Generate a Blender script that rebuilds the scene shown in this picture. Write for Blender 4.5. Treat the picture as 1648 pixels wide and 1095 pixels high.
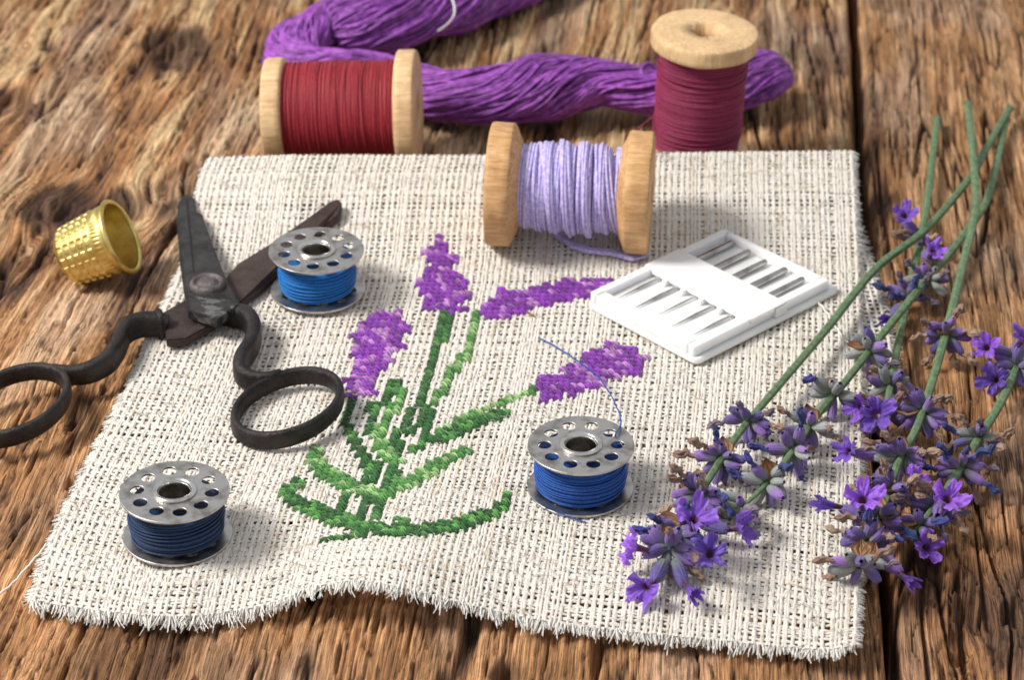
import bpy, bmesh, math, random
import numpy as np
from mathutils import Vector, Matrix
rng = np.random.default_rng(7); random.seed(7)
SC = bpy.context.scene
for o in list(bpy.data.objects): bpy.data.objects.remove(o)
COL = SC.collection
PI = math.pi
# 1 unit = 1 cm
SC.unit_settings.system = 'METRIC'; SC.unit_settings.scale_length = 0.01

# ------------------------------------------------------------------ camera
PITCH = math.radians(31.0); F = 4400.0; CAM = np.array([0.0, -49.4, 29.7])
cam = bpy.data.cameras.new("camera"); camo = bpy.data.objects.new("camera", cam); COL.objects.link(camo)
camo.location = CAM; camo.rotation_euler = (PI/2-PITCH, 0, 0)
cam.sensor_width = 36; cam.lens = F/1648*36; cam.clip_start = 1; cam.clip_end = 2000
cam.dof.use_dof = True; cam.dof.focus_distance = 52.0; cam.dof.aperture_fstop = 0.33
SC.camera = camo
# ------------------------------------------------------------------ light
w = bpy.data.worlds.new("World"); SC.world = w; w.use_nodes = True
w.node_tree.nodes['Background'].inputs[0].default_value = (0.93, 0.95, 1.0, 1)
w.node_tree.nodes['Background'].inputs[1].default_value = 0.58
def lamp(name, loc, aim, size, power, col):
    l = bpy.data.lights.new(name, 'AREA'); l.shape = 'DISK'; l.size = size; l.energy = power; l.color = col
    o = bpy.data.objects.new(name, l); COL.objects.link(o); o.location = loc
    o.rotation_euler = (Vector(aim)-Vector(loc)).to_track_quat('-Z', 'Y').to_euler(); return o
lamp("key_lamp", (-68, -8, 74), (1, 1, 0), 31, 141000, (1.0, 0.965, 0.91))
SC.view_settings.view_transform = 'Standard'; SC.view_settings.look = 'None'
SC.view_settings.exposure = 0.0; SC.view_settings.gamma = 1
SC.render.resolution_x = 1024; SC.render.resolution_y = 681
SC.render.engine = 'CYCLES'

# ------------------------------------------------------------------ helpers
UP = np.array([0, math.sin(PITCH), math.cos(PITCH)]); BK = np.array([0, -math.cos(PITCH), math.sin(PITCH)])
def at(px, py, z=0.0):
    d = np.array([(px-824)/F, 0, 0]) + UP*(-(py-547.5)/F) - BK
    return CAM + d*((z-CAM[2])/d[2])
def proj(P):
    P = np.asarray(P, float); d = P-CAM
    dep = -(d@BK)
    return np.stack([824+F*d[..., 0]/dep, 547.5-F*(d@UP)/dep], -1)
def smooth(a, b, x):
    t = np.clip((x-a)/(b-a), 0, 1); return t*t*(3-2*t)
_perm = np.random.default_rng(3).permutation(256); _perm = np.concatenate([_perm, _perm])
_ang = np.random.default_rng(4).uniform(0, 2*PI, 256); _gx = np.cos(_ang); _gy = np.sin(_ang)
def pn(x, y, seed=0):
    x = np.asarray(x, float)+seed*17.31; y = np.asarray(y, float)+seed*9.77
    xi = np.floor(x).astype(int); yi = np.floor(y).astype(int); fx = x-xi; fy = y-yi
    u = fx*fx*fx*(fx*(fx*6-15)+10); v = fy*fy*fy*(fy*(fy*6-15)+10)
    def g(ix, iy, dx, dy):
        h = _perm[_perm[ix & 255]+(iy & 255)]; return _gx[h]*dx+_gy[h]*dy
    a = g(xi, yi, fx, fy); b = g(xi+1, yi, fx-1, fy); c = g(xi, yi+1, fx, fy-1); d = g(xi+1, yi+1, fx-1, fy-1)
    return 1.5*((a*(1-u)+b*u)*(1-v)+(c*(1-u)+d*u)*v)
def resample(pts, n, it=0):
    """Catmull-Rom through points, resampled evenly"""
    p = np.asarray(pts, float)
    e = np.vstack([2*p[0]-p[1], p, 2*p[-1]-p[-2]]); out = []
    for i in range(len(p)-1):
        t = np.linspace(0, 1, 24, endpoint=False)[:, None]
        a, b, c, d = e[i:i+4]
        out.append(.5*(2*b+(c-a)*t+(2*a-5*b+4*c-d)*t*t+(3*b-a-3*c+d)*t**3))
    o = np.vstack(out+[p[-1:]])
    s = np.concatenate([[0], np.cumsum(np.linalg.norm(np.diff(o, axis=0), axis=1))])
    q = np.linspace(0, s[-1], n)
    return np.stack([np.interp(q, s, o[:, k]) for k in range(o.shape[1])], -1)
def norm(v): return v/np.maximum(np.linalg.norm(v, axis=-1, keepdims=True), 1e-9)
def tubes(P, R, sides=6, ref=(0, 0, 1), closed=False, power=None, twist=None):
    """P (N,M,3) paths -> verts, quads. R scalar/(N,M)/(a,b) with a lateral, b along ref"""
    P = np.asarray(P, float)
    if P.ndim == 2: P = P[None]
    N, M, _ = P.shape
    if closed: T = np.roll(P, -1, 1)-np.roll(P, 1, 1)
    else: T = np.gradient(P, axis=1)
    T = norm(T); ref = np.broadcast_to(np.asarray(ref, float), P.shape)
    n1 = norm(np.cross(T, ref)); n2 = np.cross(n1, T)
    a = np.arange(sides)*2*PI/sides
    ca, sa = np.cos(a), np.sin(a)
    if power:
        ca = np.sign(ca)*np.abs(ca)**(2/power); sa = np.sign(sa)*np.abs(sa)**(2/power)
    if isinstance(R, tuple): Ra, Rb = R
    else: Ra = Rb = R
    Ra = np.broadcast_to(np.asarray(Ra, float), (N, M)); Rb = np.broadcast_to(np.asarray(Rb, float), (N, M))
    V = P[:, :, None]+n1[:, :, None]*(Ra[..., None]*ca)[..., None]+n2[:, :, None]*(Rb[..., None]*sa)[..., None]
    idx = np.arange(N*M*sides).reshape(N, M, sides)
    A = idx if closed else idx[:, :-1]
    B = np.roll(idx, -1, 1) if closed else idx[:, 1:]
    Q = np.stack([A, np.roll(A, -1, 2), np.roll(B, -1, 2), B], -1).reshape(-1, 4)
    return V.reshape(-1, 3), Q
def grid(V):
    """V (m,n,3) -> verts, quads"""
    m, n, _ = V.shape; i = np.arange(m*n).reshape(m, n)
    return V.reshape(-1, 3), np.stack([i[:-1, :-1], i[:-1, 1:], i[1:, 1:], i[1:, :-1]], -1).reshape(-1, 4)
def join(*vq):
    V = []; Q = []; o = 0
    for v, q in vq: V.append(v); Q.append(q+o); o += len(v)
    return np.vstack(V), np.vstack(Q)
def lathe(prof, n=48, closed_loop=False):
    """prof [(r,z)] about z"""
    p = np.asarray(prof, float); a = np.arange(n)*2*PI/n
    V = np.stack([p[:, 0, None]*np.cos(a), p[:, 0, None]*np.sin(a), np.repeat(p[:, 1, None], n, 1)], -1)
    i = np.arange(len(p)*n).reshape(len(p), n)
    A, B = (i, np.roll(i, -1, 0)) if closed_loop else (i[:-1], i[1:])
    return V.reshape(-1, 3), np.stack([A, np.roll(A, -1, 1), np.roll(B, -1, 1), B], -1).reshape(-1, 4)
def fine(prof, k=4):
    p = np.asarray(prof, float); t = np.linspace(0, len(p)-1, (len(p)-1)*k+1); i = np.arange(len(p))
    return np.stack([np.interp(t, i, p[:, 0]), np.interp(t, i, p[:, 1])], -1)
def mesh(name, vq, col=None, smooth_=True, extra=None):
    V, Q = vq; me = bpy.data.meshes.new(name); V = np.asarray(V, np.float32); Q = np.asarray(Q, np.int32)
    me.vertices.add(len(V)); me.vertices.foreach_set('co', V.ravel())
    k = Q.shape[1]
    me.loops.add(Q.size); me.loops.foreach_set('vertex_index', Q.ravel())
    me.polygons.add(len(Q)); me.polygons.foreach_set('loop_start', np.arange(0, Q.size, k, dtype=np.int32))
    me.polygons.foreach_set('use_smooth', np.full(len(Q), smooth_, bool))
    me.update(calc_edges=True); me.validate()
    if col is not None:
        c = np.ones((len(V), 4), np.float32); c[:, :col.shape[1]] = col
        at_ = me.color_attributes.new('col', 'FLOAT_COLOR', 'POINT'); at_.data.foreach_set('color', c.ravel())
    if extra is not None:
        e = me.attributes.new('grain', 'FLOAT_VECTOR', 'POINT'); e.data.foreach_set('vector', np.asarray(extra, np.float32).ravel())
    return me
def tagd(o, label=None, cat=None, group=None, kind=None):
    if label: o['label'] = label
    if cat: o['category'] = cat
    if group: o['group'] = group
    if kind: o['kind'] = kind
    return o
def thing(name, loc, label=None, cat=None, group=None, kind=None, mat=None):
    o = bpy.data.objects.new(name, None); COL.objects.link(o); o.location = Vector(loc); o.empty_display_size = .3
    if mat is not None: o.matrix_world = mat
    return tagd(o, label, cat, group, kind)
def part(name, me, parent, material, local=False, loc=None, kind=None, label=None, m=None):
    """mesh in world coords (parent only translated) unless local"""
    o = bpy.data.objects.new(name, me); COL.objects.link(o)
    if material and not me.materials: me.materials.append(material)
    if parent is not None:
        o.parent = parent
        if m is not None: o.matrix_basis = m
        elif loc is not None: o.location = loc
        elif not local:
            off = Vector((0, 0, 0)); p = parent
            while p: off += p.location; p = p.parent
            o.location = -off
    elif loc is not None: o.location = loc
    if kind: o['kind'] = kind
    if label: o['label'] = label
    return o
def frame(loc, z, roll=0, scale=1):
    z = Vector(z).normalized(); q = z.to_track_quat('Z', 'Y')
    return Matrix.Translation(Vector(loc)) @ q.to_matrix().to_4x4() @ Matrix.Rotation(roll, 4, 'Z') @ Matrix.Diagonal((scale, scale, scale, 1))
def bm_prism(top, z0, z1, bevel=.02, seg=2):
    """polygon (xy list), extruded z0..z1"""
    bm = bmesh.new(); vs = [bm.verts.new((p[0], p[1], z0 if np.isscalar(z0) else z0[i])) for i, p in enumerate(top)]
    vt = [bm.verts.new((p[0], p[1], z1 if np.isscalar(z1) else z1[i])) for i, p in enumerate(top)]
    n = len(top); bm.faces.new(vs[::-1]); bm.faces.new(vt)
    for i in range(n): bm.faces.new((vs[i], vs[(i+1) % n], vt[(i+1) % n], vt[i]))
    bmesh.ops.recalc_face_normals(bm, faces=bm.faces)
    if bevel: bmesh.ops.bevel(bm, geom=list(bm.edges), offset=bevel, segments=seg, affect='EDGES', clamp_overlap=True)
    me = bpy.data.meshes.new('prism'); bm.to_mesh(me); bm.free(); return me
def append_mesh(a, b):
    bm = bmesh.new(); bm.from_mesh(a); bm.from_mesh(b); bm.to_mesh(a); bm.free(); return a

# ------------------------------------------------------------------ materials
class G:
    def __init__(s, name):
        s.m = bpy.data.materials.new(name); s.m.use_nodes = True; s.t = s.m.node_tree; s.b = s.t.nodes['Principled BSDF']
    def n(s, typ, ins=None, **kw):
        x = s.t.nodes.new('ShaderNode'+typ)
        for k, v in kw.items(): setattr(x, k, v)
        for k, v in (ins or {}).items(): s.set(x.inputs[k], v)
        return x
    def set(s, sock, v):
        if isinstance(v, bpy.types.NodeSocket): s.t.links.new(v, sock)
        elif isinstance(v, bpy.types.Node): s.t.links.new(v.outputs[0], sock)
        else: sock.default_value = v
    def p(s, **kw):
        for k, v in kw.items(): s.set(s.b.inputs[k.replace('_', ' ')], v)
        return s
    def noise(s, scale, vec=None, detail=4, rough=.55, dist=0.0):
        x = s.n('TexNoise', {'Scale': scale, 'Detail': detail, 'Roughness': rough, 'Distortion': dist})
        if vec is not None: s.set(x.inputs['Vector'], vec)
        return x.outputs['Fac']
    def obj(s, scale=None):
        o = s.n('TexCoord').outputs['Object']
        if scale is None: return o
        return s.n('Mapping', {'Vector': o, 'Scale': scale}).outputs[0]
    def ramp(s, fac, stops):
        r = s.n('ValToRGB', {'Fac': fac}); e = r.color_ramp.elements
        while len(e) < len(stops): e.new(.5)
        for el, (p_, c) in zip(e, stops): el.position = p_; el.color = (*c, 1) if len(c) == 3 else c
        return r.outputs[0]
    def mix(s, f, a, b, mode='MIX'):
        x = s.n('Mix', data_type='RGBA', blend_type=mode)
        s.set(x.inputs['Factor'], f); s.set(x.inputs['A'], a if not isinstance(a, tuple) else (*a, 1)); s.set(x.inputs['B'], b if not isinstance(b, tuple) else (*b, 1))
        return x.outputs['Result']
    def math(s, op, a, b=0.0):
        x = s.n('Math', operation=op); s.set(x.inputs[0], a); s.set(x.inputs[1], b); return x.outputs[0]
    def bump(s, h, strength=.5, dist=.02):
        s.set(s.b.inputs['Normal'], s.n('Bump', {'Height': h, 'Strength': strength, 'Distance': dist})); return s
    def attr(s, name, out='Color'): return s.n('Attribute', attribute_name=name).outputs[out]
    def rand(s): return s.n('ObjectInfo').outputs['Random']
GREY = lambda v: (v, v, v)
def srgb(r, g, b): return tuple(((c/255+.055)/1.055)**2.4 if c > 10 else c/255/12.92 for c in (r, g, b))

def m_thread(name, dark, light, rough=.55, sheen=.4, scale=30):
    g = G(name); v = g.obj()
    n = g.noise(scale, v, 3); c = g.ramp(n, [(.3, dark), (.7, light)])
    fz = g.noise(160, v, 2)
    g.p(Base_Color=c, Roughness=rough, Sheen_Weight=sheen, Sheen_Roughness=.4); g.bump(fz, .5, .015)
    g.b.inputs['Sheen Tint'].default_value = (*light, 1); return g.m
# ------------------------------------------------------------------ wooden table
def m_wood():
    g = G('weathered_wood'); gv = g.attr('grain', 'Vector')
    v1 = g.n('Mapping', {'Vector': gv, 'Scale': (17, .45, 1)}).outputs[0]
    v2 = g.n('Mapping', {'Vector': gv, 'Scale': (50, 1.3, 1)}).outputs[0]
    n1 = g.noise(1, v1, 5, .65, 0); n2 = g.noise(1, v2, 4, .65); n3 = g.noise(7, gv, 6, .75)
    c = g.mix(1.0, g.attr('col'), g.ramp(n1, [(.28, GREY(.55)), (.5, GREY(1.0)), (.75, (1.3, 1.25, 1.18))]), 'MULTIPLY')
    c = g.mix(1.0, c, g.ramp(n2, [(.32, (.36, .30, .27)), (.43, GREY(1.0)), (.75, (1.3, 1.3, 1.3))]), 'MULTIPLY')
    c = g.mix(.5, c, g.ramp(n3, [(.3, GREY(.65)), (.7, GREY(1.25))]), 'MULTIPLY')
    v4 = g.n('Mapping', {'Vector': gv, 'Scale': (22, .28, 1), 'Location': (3, 7, 0)}).outputs[0]; n4 = g.noise(1, v4, 3, .6)
    ln = g.math('ABSOLUTE', g.math('SUBTRACT', n4, .5)); lf = g.ramp(ln, [(.0, GREY(.30)), (.018, GREY(.55)), (.04, GREY(1.0))])
    n5 = g.noise(45, g.n('Mapping', {'Vector': gv, 'Scale': (1.6, .5, 1)}).outputs[0], 3, .7)
    c = g.mix(.75, c, lf, 'MULTIPLY'); c = g.mix(.5, c, g.ramp(n5, [(.32, GREY(.55)), (.48, GREY(1.0)), (.7, GREY(1.2))]), 'MULTIPLY')
    h = g.math('ADD', g.math('MULTIPLY', n1, .6), g.math('MULTIPLY', n2, .4))
    h = g.math('ADD', h, g.math('MULTIPLY', n3, .3))
    g.p(Base_Color=c, Roughness=.72); g.b.inputs['Specular IOR Level'].default_value = .25
    h = g.math('ADD', h, g.math('ADD', g.math('MULTIPLY', g.ramp(ln, [(0, GREY(0)), (.03, GREY(1))]), .22), g.math('MULTIPLY', n5, .22)))
    g.bump(h, 1.0, .11); return g.m
WOOD = m_wood()
SLOPE = 0.083; GAP = 7.6
table = thing('table_top', (0, 0, 0), kind='structure')
def gpos(px, py):
    a = at(px, py, 0); return a[0]-SLOPE*a[1], a[1]
GOUGES = [(gpos(286, 80), (.55, 1.5), .42), (gpos(10, 155), (.6, .7), .32), (gpos(150, 330), (1.3, .55), .22), (gpos(55, 370), (.22, 1.6), .2),
          (gpos(250, 300), (.5, .5), .16), (gpos(812, 1075), (.22, .3), .3), (gpos(315, 1075), (.12, .25), .25), (gpos(110, 770), (.1, .4), .25), (gpos(1570, 655), (.3, .3), .25),
          (gpos(1590, 990), (.7, .8), .22), (gpos(1625, 965), (.25, .3), .3), (gpos(1545, 1020), (.2, .6), .25), (gpos(1610, 545), (.3, .4), .2),
          (gpos(1230, 80), (.25, .8), .2), (gpos(1525, 400), (.3, .3), .18), (gpos(960, 1070), (.12, 1.4), .28), (gpos(235, 1050), (.5, 1.8), .1), (gpos(1548, 990), (.08, 2.2), .3), (gpos(1330, 200), (.2, 1.6), .12)]
DARKS = [(gpos(150, 330), (2.0, 1.1), .95), (gpos(286, 70), (.9, 1.7), .9), (gpos(10, 160), (.8, 1.0), .7), (gpos(1600, 980), (1.5, 1.5), .75), (gpos(1560, 760), (1.0, 1.4), .3), (gpos(245, 1060), (.45, 1.8), .8),
         (gpos(880, 60), (.5, 3), .5), (gpos(1340, 120), (.7, 4), .5), (gpos(820, 1080), (.3, .5), .7), (gpos(1250, 60), (.7, 1.4), .5), (gpos(30, 420), (.6, 1.6), .5), (gpos(170, 1050), (.5, 1.0), .5), (gpos(1390, 300), (.5, 9), .45), (gpos(1395, 950), (.5, 3), .35)]
TAN, MIDC, DRK = np.array(srgb(208, 170, 128)), np.array(srgb(160, 117, 78)), np.array(srgb(62, 43, 36))
ORG = np.array(srgb(186, 130, 84))
def plank(p0, p1, seed, view=True):
    dp, dq = (.04, .085) if view else (.15, .3)
    ps = np.arange(p0, p1+1e-6, dp); qs = np.arange(-17, 25, dq)
    p, q = np.meshgrid(ps, qs)
    lean = .05*smooth(-2, -10, p)*(q+2)
    wv = p-lean+.45*pn(p*.13, q*.07, seed)+.10*pn(p*.55, q*.15, seed+1)+.018*pn(p*1.5, q*.5, seed+2)
    for (kp, kq), (a, b), d in GOUGES[:4]+GOUGES[9:10]:
        r2 = ((p-kp)/(a*1.6))**2+((q-kq)/(b*1.8))**2
        wv += .45*a*np.tanh((p-kp)/a*2)*np.exp(-r2)*-1
    f0 = pn(wv*.9, q*.06, seed+3); f1 = pn(wv*2.6, q*.2, seed+4); f2 = pn(wv*8, q*.2, seed+5); f3 = pn(wv*13, q*.36, seed+6)
    terr = pn(wv*1.7, q*.5, seed+7); blot = pn(p*.35, q*.2, seed+8); rough = smooth(-.3, .5, pn(p*.2, q*.15, seed+20)+.25*(p < 0))
    h = .05*f1+.13*np.minimum(np.abs(f2), .45)*(.6+.9*rough)+.07*np.minimum(np.abs(f3), .4)*(.6+.8*rough)-.06
    h += .075*smooth(-.02, .02, terr)+.04*smooth(-.02, .02, pn(wv*3.1, q*.9, seed+9))
    c1 = smooth(.045, .0, np.abs(pn(wv*.75, q*.055, seed+10)))*smooth(-.1, .25, pn(wv*.5, q*.12, seed+11))
    c2 = smooth(.075, .0, np.abs(pn(wv*2.1, q*.09, seed+12)))*smooth(-.12, .2, pn(wv*1.1, q*.25, seed+13))
    c3 = smooth(.10, .0, np.abs(pn(wv*5.0, q*.2, seed+14)))*smooth(-.1, .2, pn(wv*2.2, q*.4, seed+15))
    h -= .26*c1+.17*c2+.08*c3
    # short cross-grain checks
    kp, kq = gpos(1560, 900); msk = np.exp(-((p-kp)/1.6)**2-((q-kq)/3.2)**2)
    cc = smooth(.05, 0, np.abs(pn(p*1.6, q*.75, seed+16)))*smooth(.15, .5, msk+.2*pn(p, q, seed+18)); h -= .1*cc
    dark = np.zeros_like(h)
    for (kp, kq), (a, b), d in GOUGES:
        r = np.sqrt(((p-kp)/a)**2+((q-kq)/b)**2)+.55*pn(p*2.2, q*.9, seed+17)+.25*pn(p*7, q*1.6, seed+21)
        h -= d*smooth(1.1, .35, r)
    for (kp, kq), (a, b), d in DARKS:
        r = np.sqrt(((p-kp)/a)**2+((q-kq)/b)**2)+.55*pn(p*1.2, q*.5, seed+19)+.35*pn(wv*5, q*.6, seed+22)
        dark = np.maximum(dark, d*smooth(1.25, .6, r))
    h -= h.max()*.0
    tone = np.clip(.61+.30*f1+.62*(np.minimum(np.abs(f2), .5)-.27)+.45*(np.minimum(np.abs(f3), .5)-.25)+.16*f2+.35*f0+.16*(smooth(-.1, .1, terr)-.5)+.12*blot, 0, 1)
    near = smooth(9, -9, q)
    A = TAN*(1-near[..., None])+ORG*near[..., None]*1.05; A = (A*.6+TAN*.4)*1.06
    if seed > 40: A = A*np.array([.76, .71, .68])
    C = MIDC+(A-MIDC)*smooth(.45, .85, tone)[..., None]
    C = C+(DRK*1.6-C)*smooth(.40, .06, tone)[..., None]
    crack_dark = np.clip(1.0*c1+.95*c2+.75*c3+.6*cc, 0, .92)
    C = C+(DRK*.55-C)*crack_dark[..., None]
    C = C+(DRK-C)*np.clip(dark*.95, 0, .95)[..., None]
    g_ = smooth(.0, .5, pn(p*.5, q*.22, seed+23))*.30
    C = C+((C.mean(-1, keepdims=True)*np.array([1.12, 1.0, .9]))-C)*g_[..., None]
    C = np.clip(C*np.array([1.36, 1.34, 1.34]), 0, .8)
    # rounded long edges
    e = np.minimum(p-p0, p1-p)+.05*pn(q*.5, q*0+p0, seed+24)+.02*pn(q*2.5, q*0, seed+25)
    h -= .9*np.clip(1-e/.22, 0, 1)**2.2
    z = h-.19; z = np.minimum(z, -.012-.03*np.abs(f3))
    V = np.stack([p+SLOPE*q, q, z], -1)
    nr, nc = p.shape
    # skirt on the two long sides
    L = V[:, :1].copy(); L[..., 2] = -3; R_ = V[:, -1:].copy(); R_[..., 2] = -3
    V = np.concatenate([L, V, R_], 1); C = np.concatenate([C[:, :1], C, C[:, -1:]], 1)
    Wp = np.concatenate([wv[:, :1], wv, wv[:, -1:]], 1); Qp = np.concatenate([q[:, :1], q, q[:, -1:]], 1)
    me = mesh('plank', grid(V), col=C.reshape(-1, 3), extra=np.stack([Wp, Qp, Wp*0+seed], -1).reshape(-1, 3))
    part('plank', me, table, WOOD, kind='structure')
plank(-17.5, GAP-.02, 11); plank(GAP+.1, 19.5, 52); plank(-33, -17.65, 23, False); plank(19.65, 33, 63, False)
g = G('dark_gap_backing'); g.p(Base_Color=(*srgb(45, 32, 26), 1), Roughness=.9)
part('gap_backing', mesh('gap_sheet', grid(np.array([[[-36, -18, -3.1], [36, -18, -3.1]], [[-36, 26, -3.1], [36, 26, -3.1]]], float))), table, g.m, kind='structure')  # dark sheet added below so the bright world doesn't show through the plank gaps

# ------------------------------------------------------------------ linen cloth
NW, NF = 108, 117
def cz_uv(u, v):
    u = np.asarray(u, float); v = np.asarray(v, float)
    t = np.clip((v-.56)/.44, 0, 1); z = .07+1.0*t**2.6
    z = z-.12*np.exp(-((u-.0)/.1)**2)*t**2
    hx = (u-.425-.10*v)
    z = z+.62*np.exp(-(hx/.105)**2)*np.exp(-(np.clip(v, 0, 1)/.16)**1.6)
    z = z+.10*np.exp(-((u-.72-.3*v)/.05)**2)*np.exp(-((v-.15)/.2)**2)
    z = z+.16*np.exp(-((u-.16-.35*v)/.06)**2)*np.exp(-((v-.12)/.16)**2)
    z = z+.04*(pn(u*4.2, v*4.6, 31)+.6)*(1-.3*t)+.014*pn(u*11, v*10, 32)
    z = z+.03*np.exp(-((v-.73-.03*u)/.007)**2)+.022*np.exp(-((v-.52+.04*u)/.006)**2)+.02*np.exp(-((v-.38+.02*u)/.006)**2)
    z = z+.25*np.exp(-((1-u)**2+(v/1.0)**2)/.003)
    return z
def edge_px(pts, us, vs, n=200):
    P = resample(np.array(pts, float), n)
    return np.array([at(a, b, float(cz_uv(uu, vv)))[:2] for (a, b), uu, vv in zip(P, np.linspace(*us, n), np.linspace(*vs, n))])
BL, BR, TL, TR = (48, 968), (1380, 1040), (335, 254), (1374, 243)
BT = edge_px([BL, (150, 984), (290, 995), (420, 978), (505, 948), (580, 938), (660, 952), (760, 978), (880, 1003), (1000, 1018), (1200, 1038), (1320, 1048), BR], (0, 1), (0, 0))
TP = edge_px([TL, (500, 250), (800, 250), (1100, 246), TR], (0, 1), (1, 1))
LF = edge_px([BL, (70, 905), (115, 800), (172, 690), (215, 605), (255, 512), (290, 430), (318, 300), TL], (0, 0), (0, 1))
RT = edge_px([BR, (1384, 950), (1386, 850), (1388, 700), (1388, 560), (1384, 450), (1379, 340), TR], (1, 1), (0, 1))
def cloth(u, v):
    u = np.asarray(u, float); v = np.asarray(v, float); s = np.linspace(0, 1, 200)
    def ip(E, t):
        tc = np.clip(t, 0, 1); r = np.stack([np.interp(tc, s, E[:, k]) for k in (0, 1)], -1)
        return r
    U, V = u[..., None], v[..., None]
    X = (1-V)*ip(BT, u)+V*ip(TP, u)+(1-U)*ip(LF, v)+U*ip(RT, v)-((1-U)*(1-V)*BT[0]+U*(1-V)*BT[-1]+(1-U)*V*TP[0]+U*V*TP[-1])
    return np.concatenate([X, cz_uv(np.clip(u, 0, 1), np.clip(v, 0, 1))[..., None]], -1)
_u, _v = np.meshgrid(np.linspace(0, 1, 393), np.linspace(0, 1, 425)); _S = cloth(_u, _v); _PX = proj(_S)
def cloth_at(px, py, dz=0.0):
    d = ((_PX-np.array([px, py]))**2).sum(-1); k = np.unravel_index(d.argmin(), d.shape)
    r = _S[k].copy()
    q = at(px, py, r[2]); q[2] += dz; return q
def cloth_uv(px, py):
    d = ((_PX-np.array([px, py]))**2).sum(-1); k = np.unravel_index(d.argmin(), d.shape); return _u[k], _v[k]
linen = thing('linen_cloth', (0, 0, .07), 'cream even-weave linen with frayed edges, embroidered with a lavender bunch, spread on the planks', 'cloth')
def m_linen():
    g = G('linen_thread'); v = g.obj()
    n = g.noise(6, v, 4, .7); n2 = g.noise(70, v, 3)
    c = g.mix(g.ramp(n, [(.55, GREY(0)), (.78, GREY(.5))]), g.attr('col'), (.62, .49, .33))
    c = g.mix(.55, c, g.ramp(n2, [(.25, GREY(.7)), (.6, GREY(1.06))]), 'MULTIPLY')
    g.p(Base_Color=c, Roughness=.85, Sheen_Weight=.15); g.b.inputs['Specular IOR Level'].default_value = .15
    g.bump(n2, .8, .03); return g.m
LINEN = m_linen()
AMP, RAD = .0135, .0300
def weave(uvf, n, m, along_v, u0, u1, v0, v1, spc=3):
    """threads: n cords of two yarns along one direction"""
    M = m*spc+1; s = np.linspace(0, 1, M)
    P = []; tint = []
    for i in range(n):
        ph0 = rng.random()
        for k in (-1, 1):
            c = (i+.5)/n+rng.normal(0, .0011); tw_ = 2*PI*(s*m*(.30+.04*rng.normal())+ph0)+(0 if k < 0 else PI); c = c+(k*(.0155 if along_v else .0180)+.004*np.cos(tw_))/15.3+.0006*pn(s*m*.22, s*0+i*.71+k*3.3+(91 if along_v else 0))
            off = AMP*np.cos(PI*(s*m-.5+i))*(.75 if along_v else -1)+(.010 if along_v else -.008)+.007*np.sin(tw_)*k
            if along_v: Q = uvf(u0+(u1-u0)*c, v0+(v1-v0)*s)
            else: Q = uvf(u0+(u1-u0)*s, v0+(v1-v0)*c)
            Q[:, 2] += off+.008*pn(s*m*.5, s*0+i*1.3+k); P.append(Q)
            tint.append(np.clip(rng.normal(0, 1)*.5+.9*pn(s*m*.09, s*0+i*2.7+k*5.1, 41 if along_v else 47), -1.5, 1.5))
    P = np.array(P); tint = np.array(tint)
    R = RAD*(1+.11*pn(np.arange(M)[None, :]*.21+np.zeros((len(P), 1)), np.arange(len(P))[:, None]*1.37, 43 if along_v else 44))
    vq = tubes(P, (R*1.08, R*.72), 6)
    base = np.array([.84, .785, .71]); tan = np.array([.72, .61, .46])
    f = smooth(.45, 1.4, tint)[..., None]; C = base*(1+.03*tint[..., None])*(1-f)+tan*f
    return vq, np.repeat(C.reshape(-1, 3), 6, 0)
vqa, ca = weave(cloth, NW, NF, True, 0, 1, 0, 1); vqb, cb = weave(cloth, NF, NW, False, 0, 1, 0, 1)
part('woven_threads', mesh('woven_threads', join(vqa, vqb), col=np.vstack([ca, cb])), linen, LINEN, kind='stuff')
# folded-under layer: same cloth turned back at the far edge, lying below, showing at the right
def flap(u, v):
    u = np.asarray(u, float); v = np.asarray(v, float)     # v=1 at fold, 0 near its free end
    vv = .50+.5*v; X = cloth(u, np.clip(vv, 0, 1)); top = X[..., 2].copy()
    X[..., 0] += .62*smooth(.9, .1, v)*u+.1*(1-v); fold = smooth(.93, 1.0, v)
    X[..., 1] += .10*np.sin(PI*np.clip((v-.9)/.1, 0, 1))
    X[..., 2] = (top-.05)*fold+(1-fold)*(np.minimum(top-.10, .02+.04*pn(u*6, v*5, 51)+.5*v**6)); return X
vqa, ca = weave(lambda u, v: flap(u, v), 37, 58, True, .66, 1, 0, 1, 2); vqb, cb = weave(lambda u, v: flap(u, v), 58, 37, False, .66, 1, 0, 1, 2)
part('folded_layer', mesh('folded_layer', join(vqa, vqb), col=np.vstack([ca, cb])), linen, LINEN, kind='stuff')
# rolled fold edge: short yarns from the top sheet down to the wood behind
s = np.linspace(0, 1, 9); P = []
for i in range(NW*2):
    u = (i+.5)/(NW*2); a = cloth(u, 1.0); n_ = 9
    zz = a[2]-(a[2]+.0)*s; yy = a[1]+.13*np.sin(PI*np.clip(s*1.4, 0, 1))*1.0-.25*s**2
    P.append(np.stack([np.full(9, a[0]), yy, zz], -1))
part('fold_edge', mesh('fold_edge', tubes(np.array(P), .036, 5, ref=(1, 0, 0)), col=np.full((NW*2*9*5, 3), (.78, .73, .65))), linen, LINEN, kind='stuff')
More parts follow.
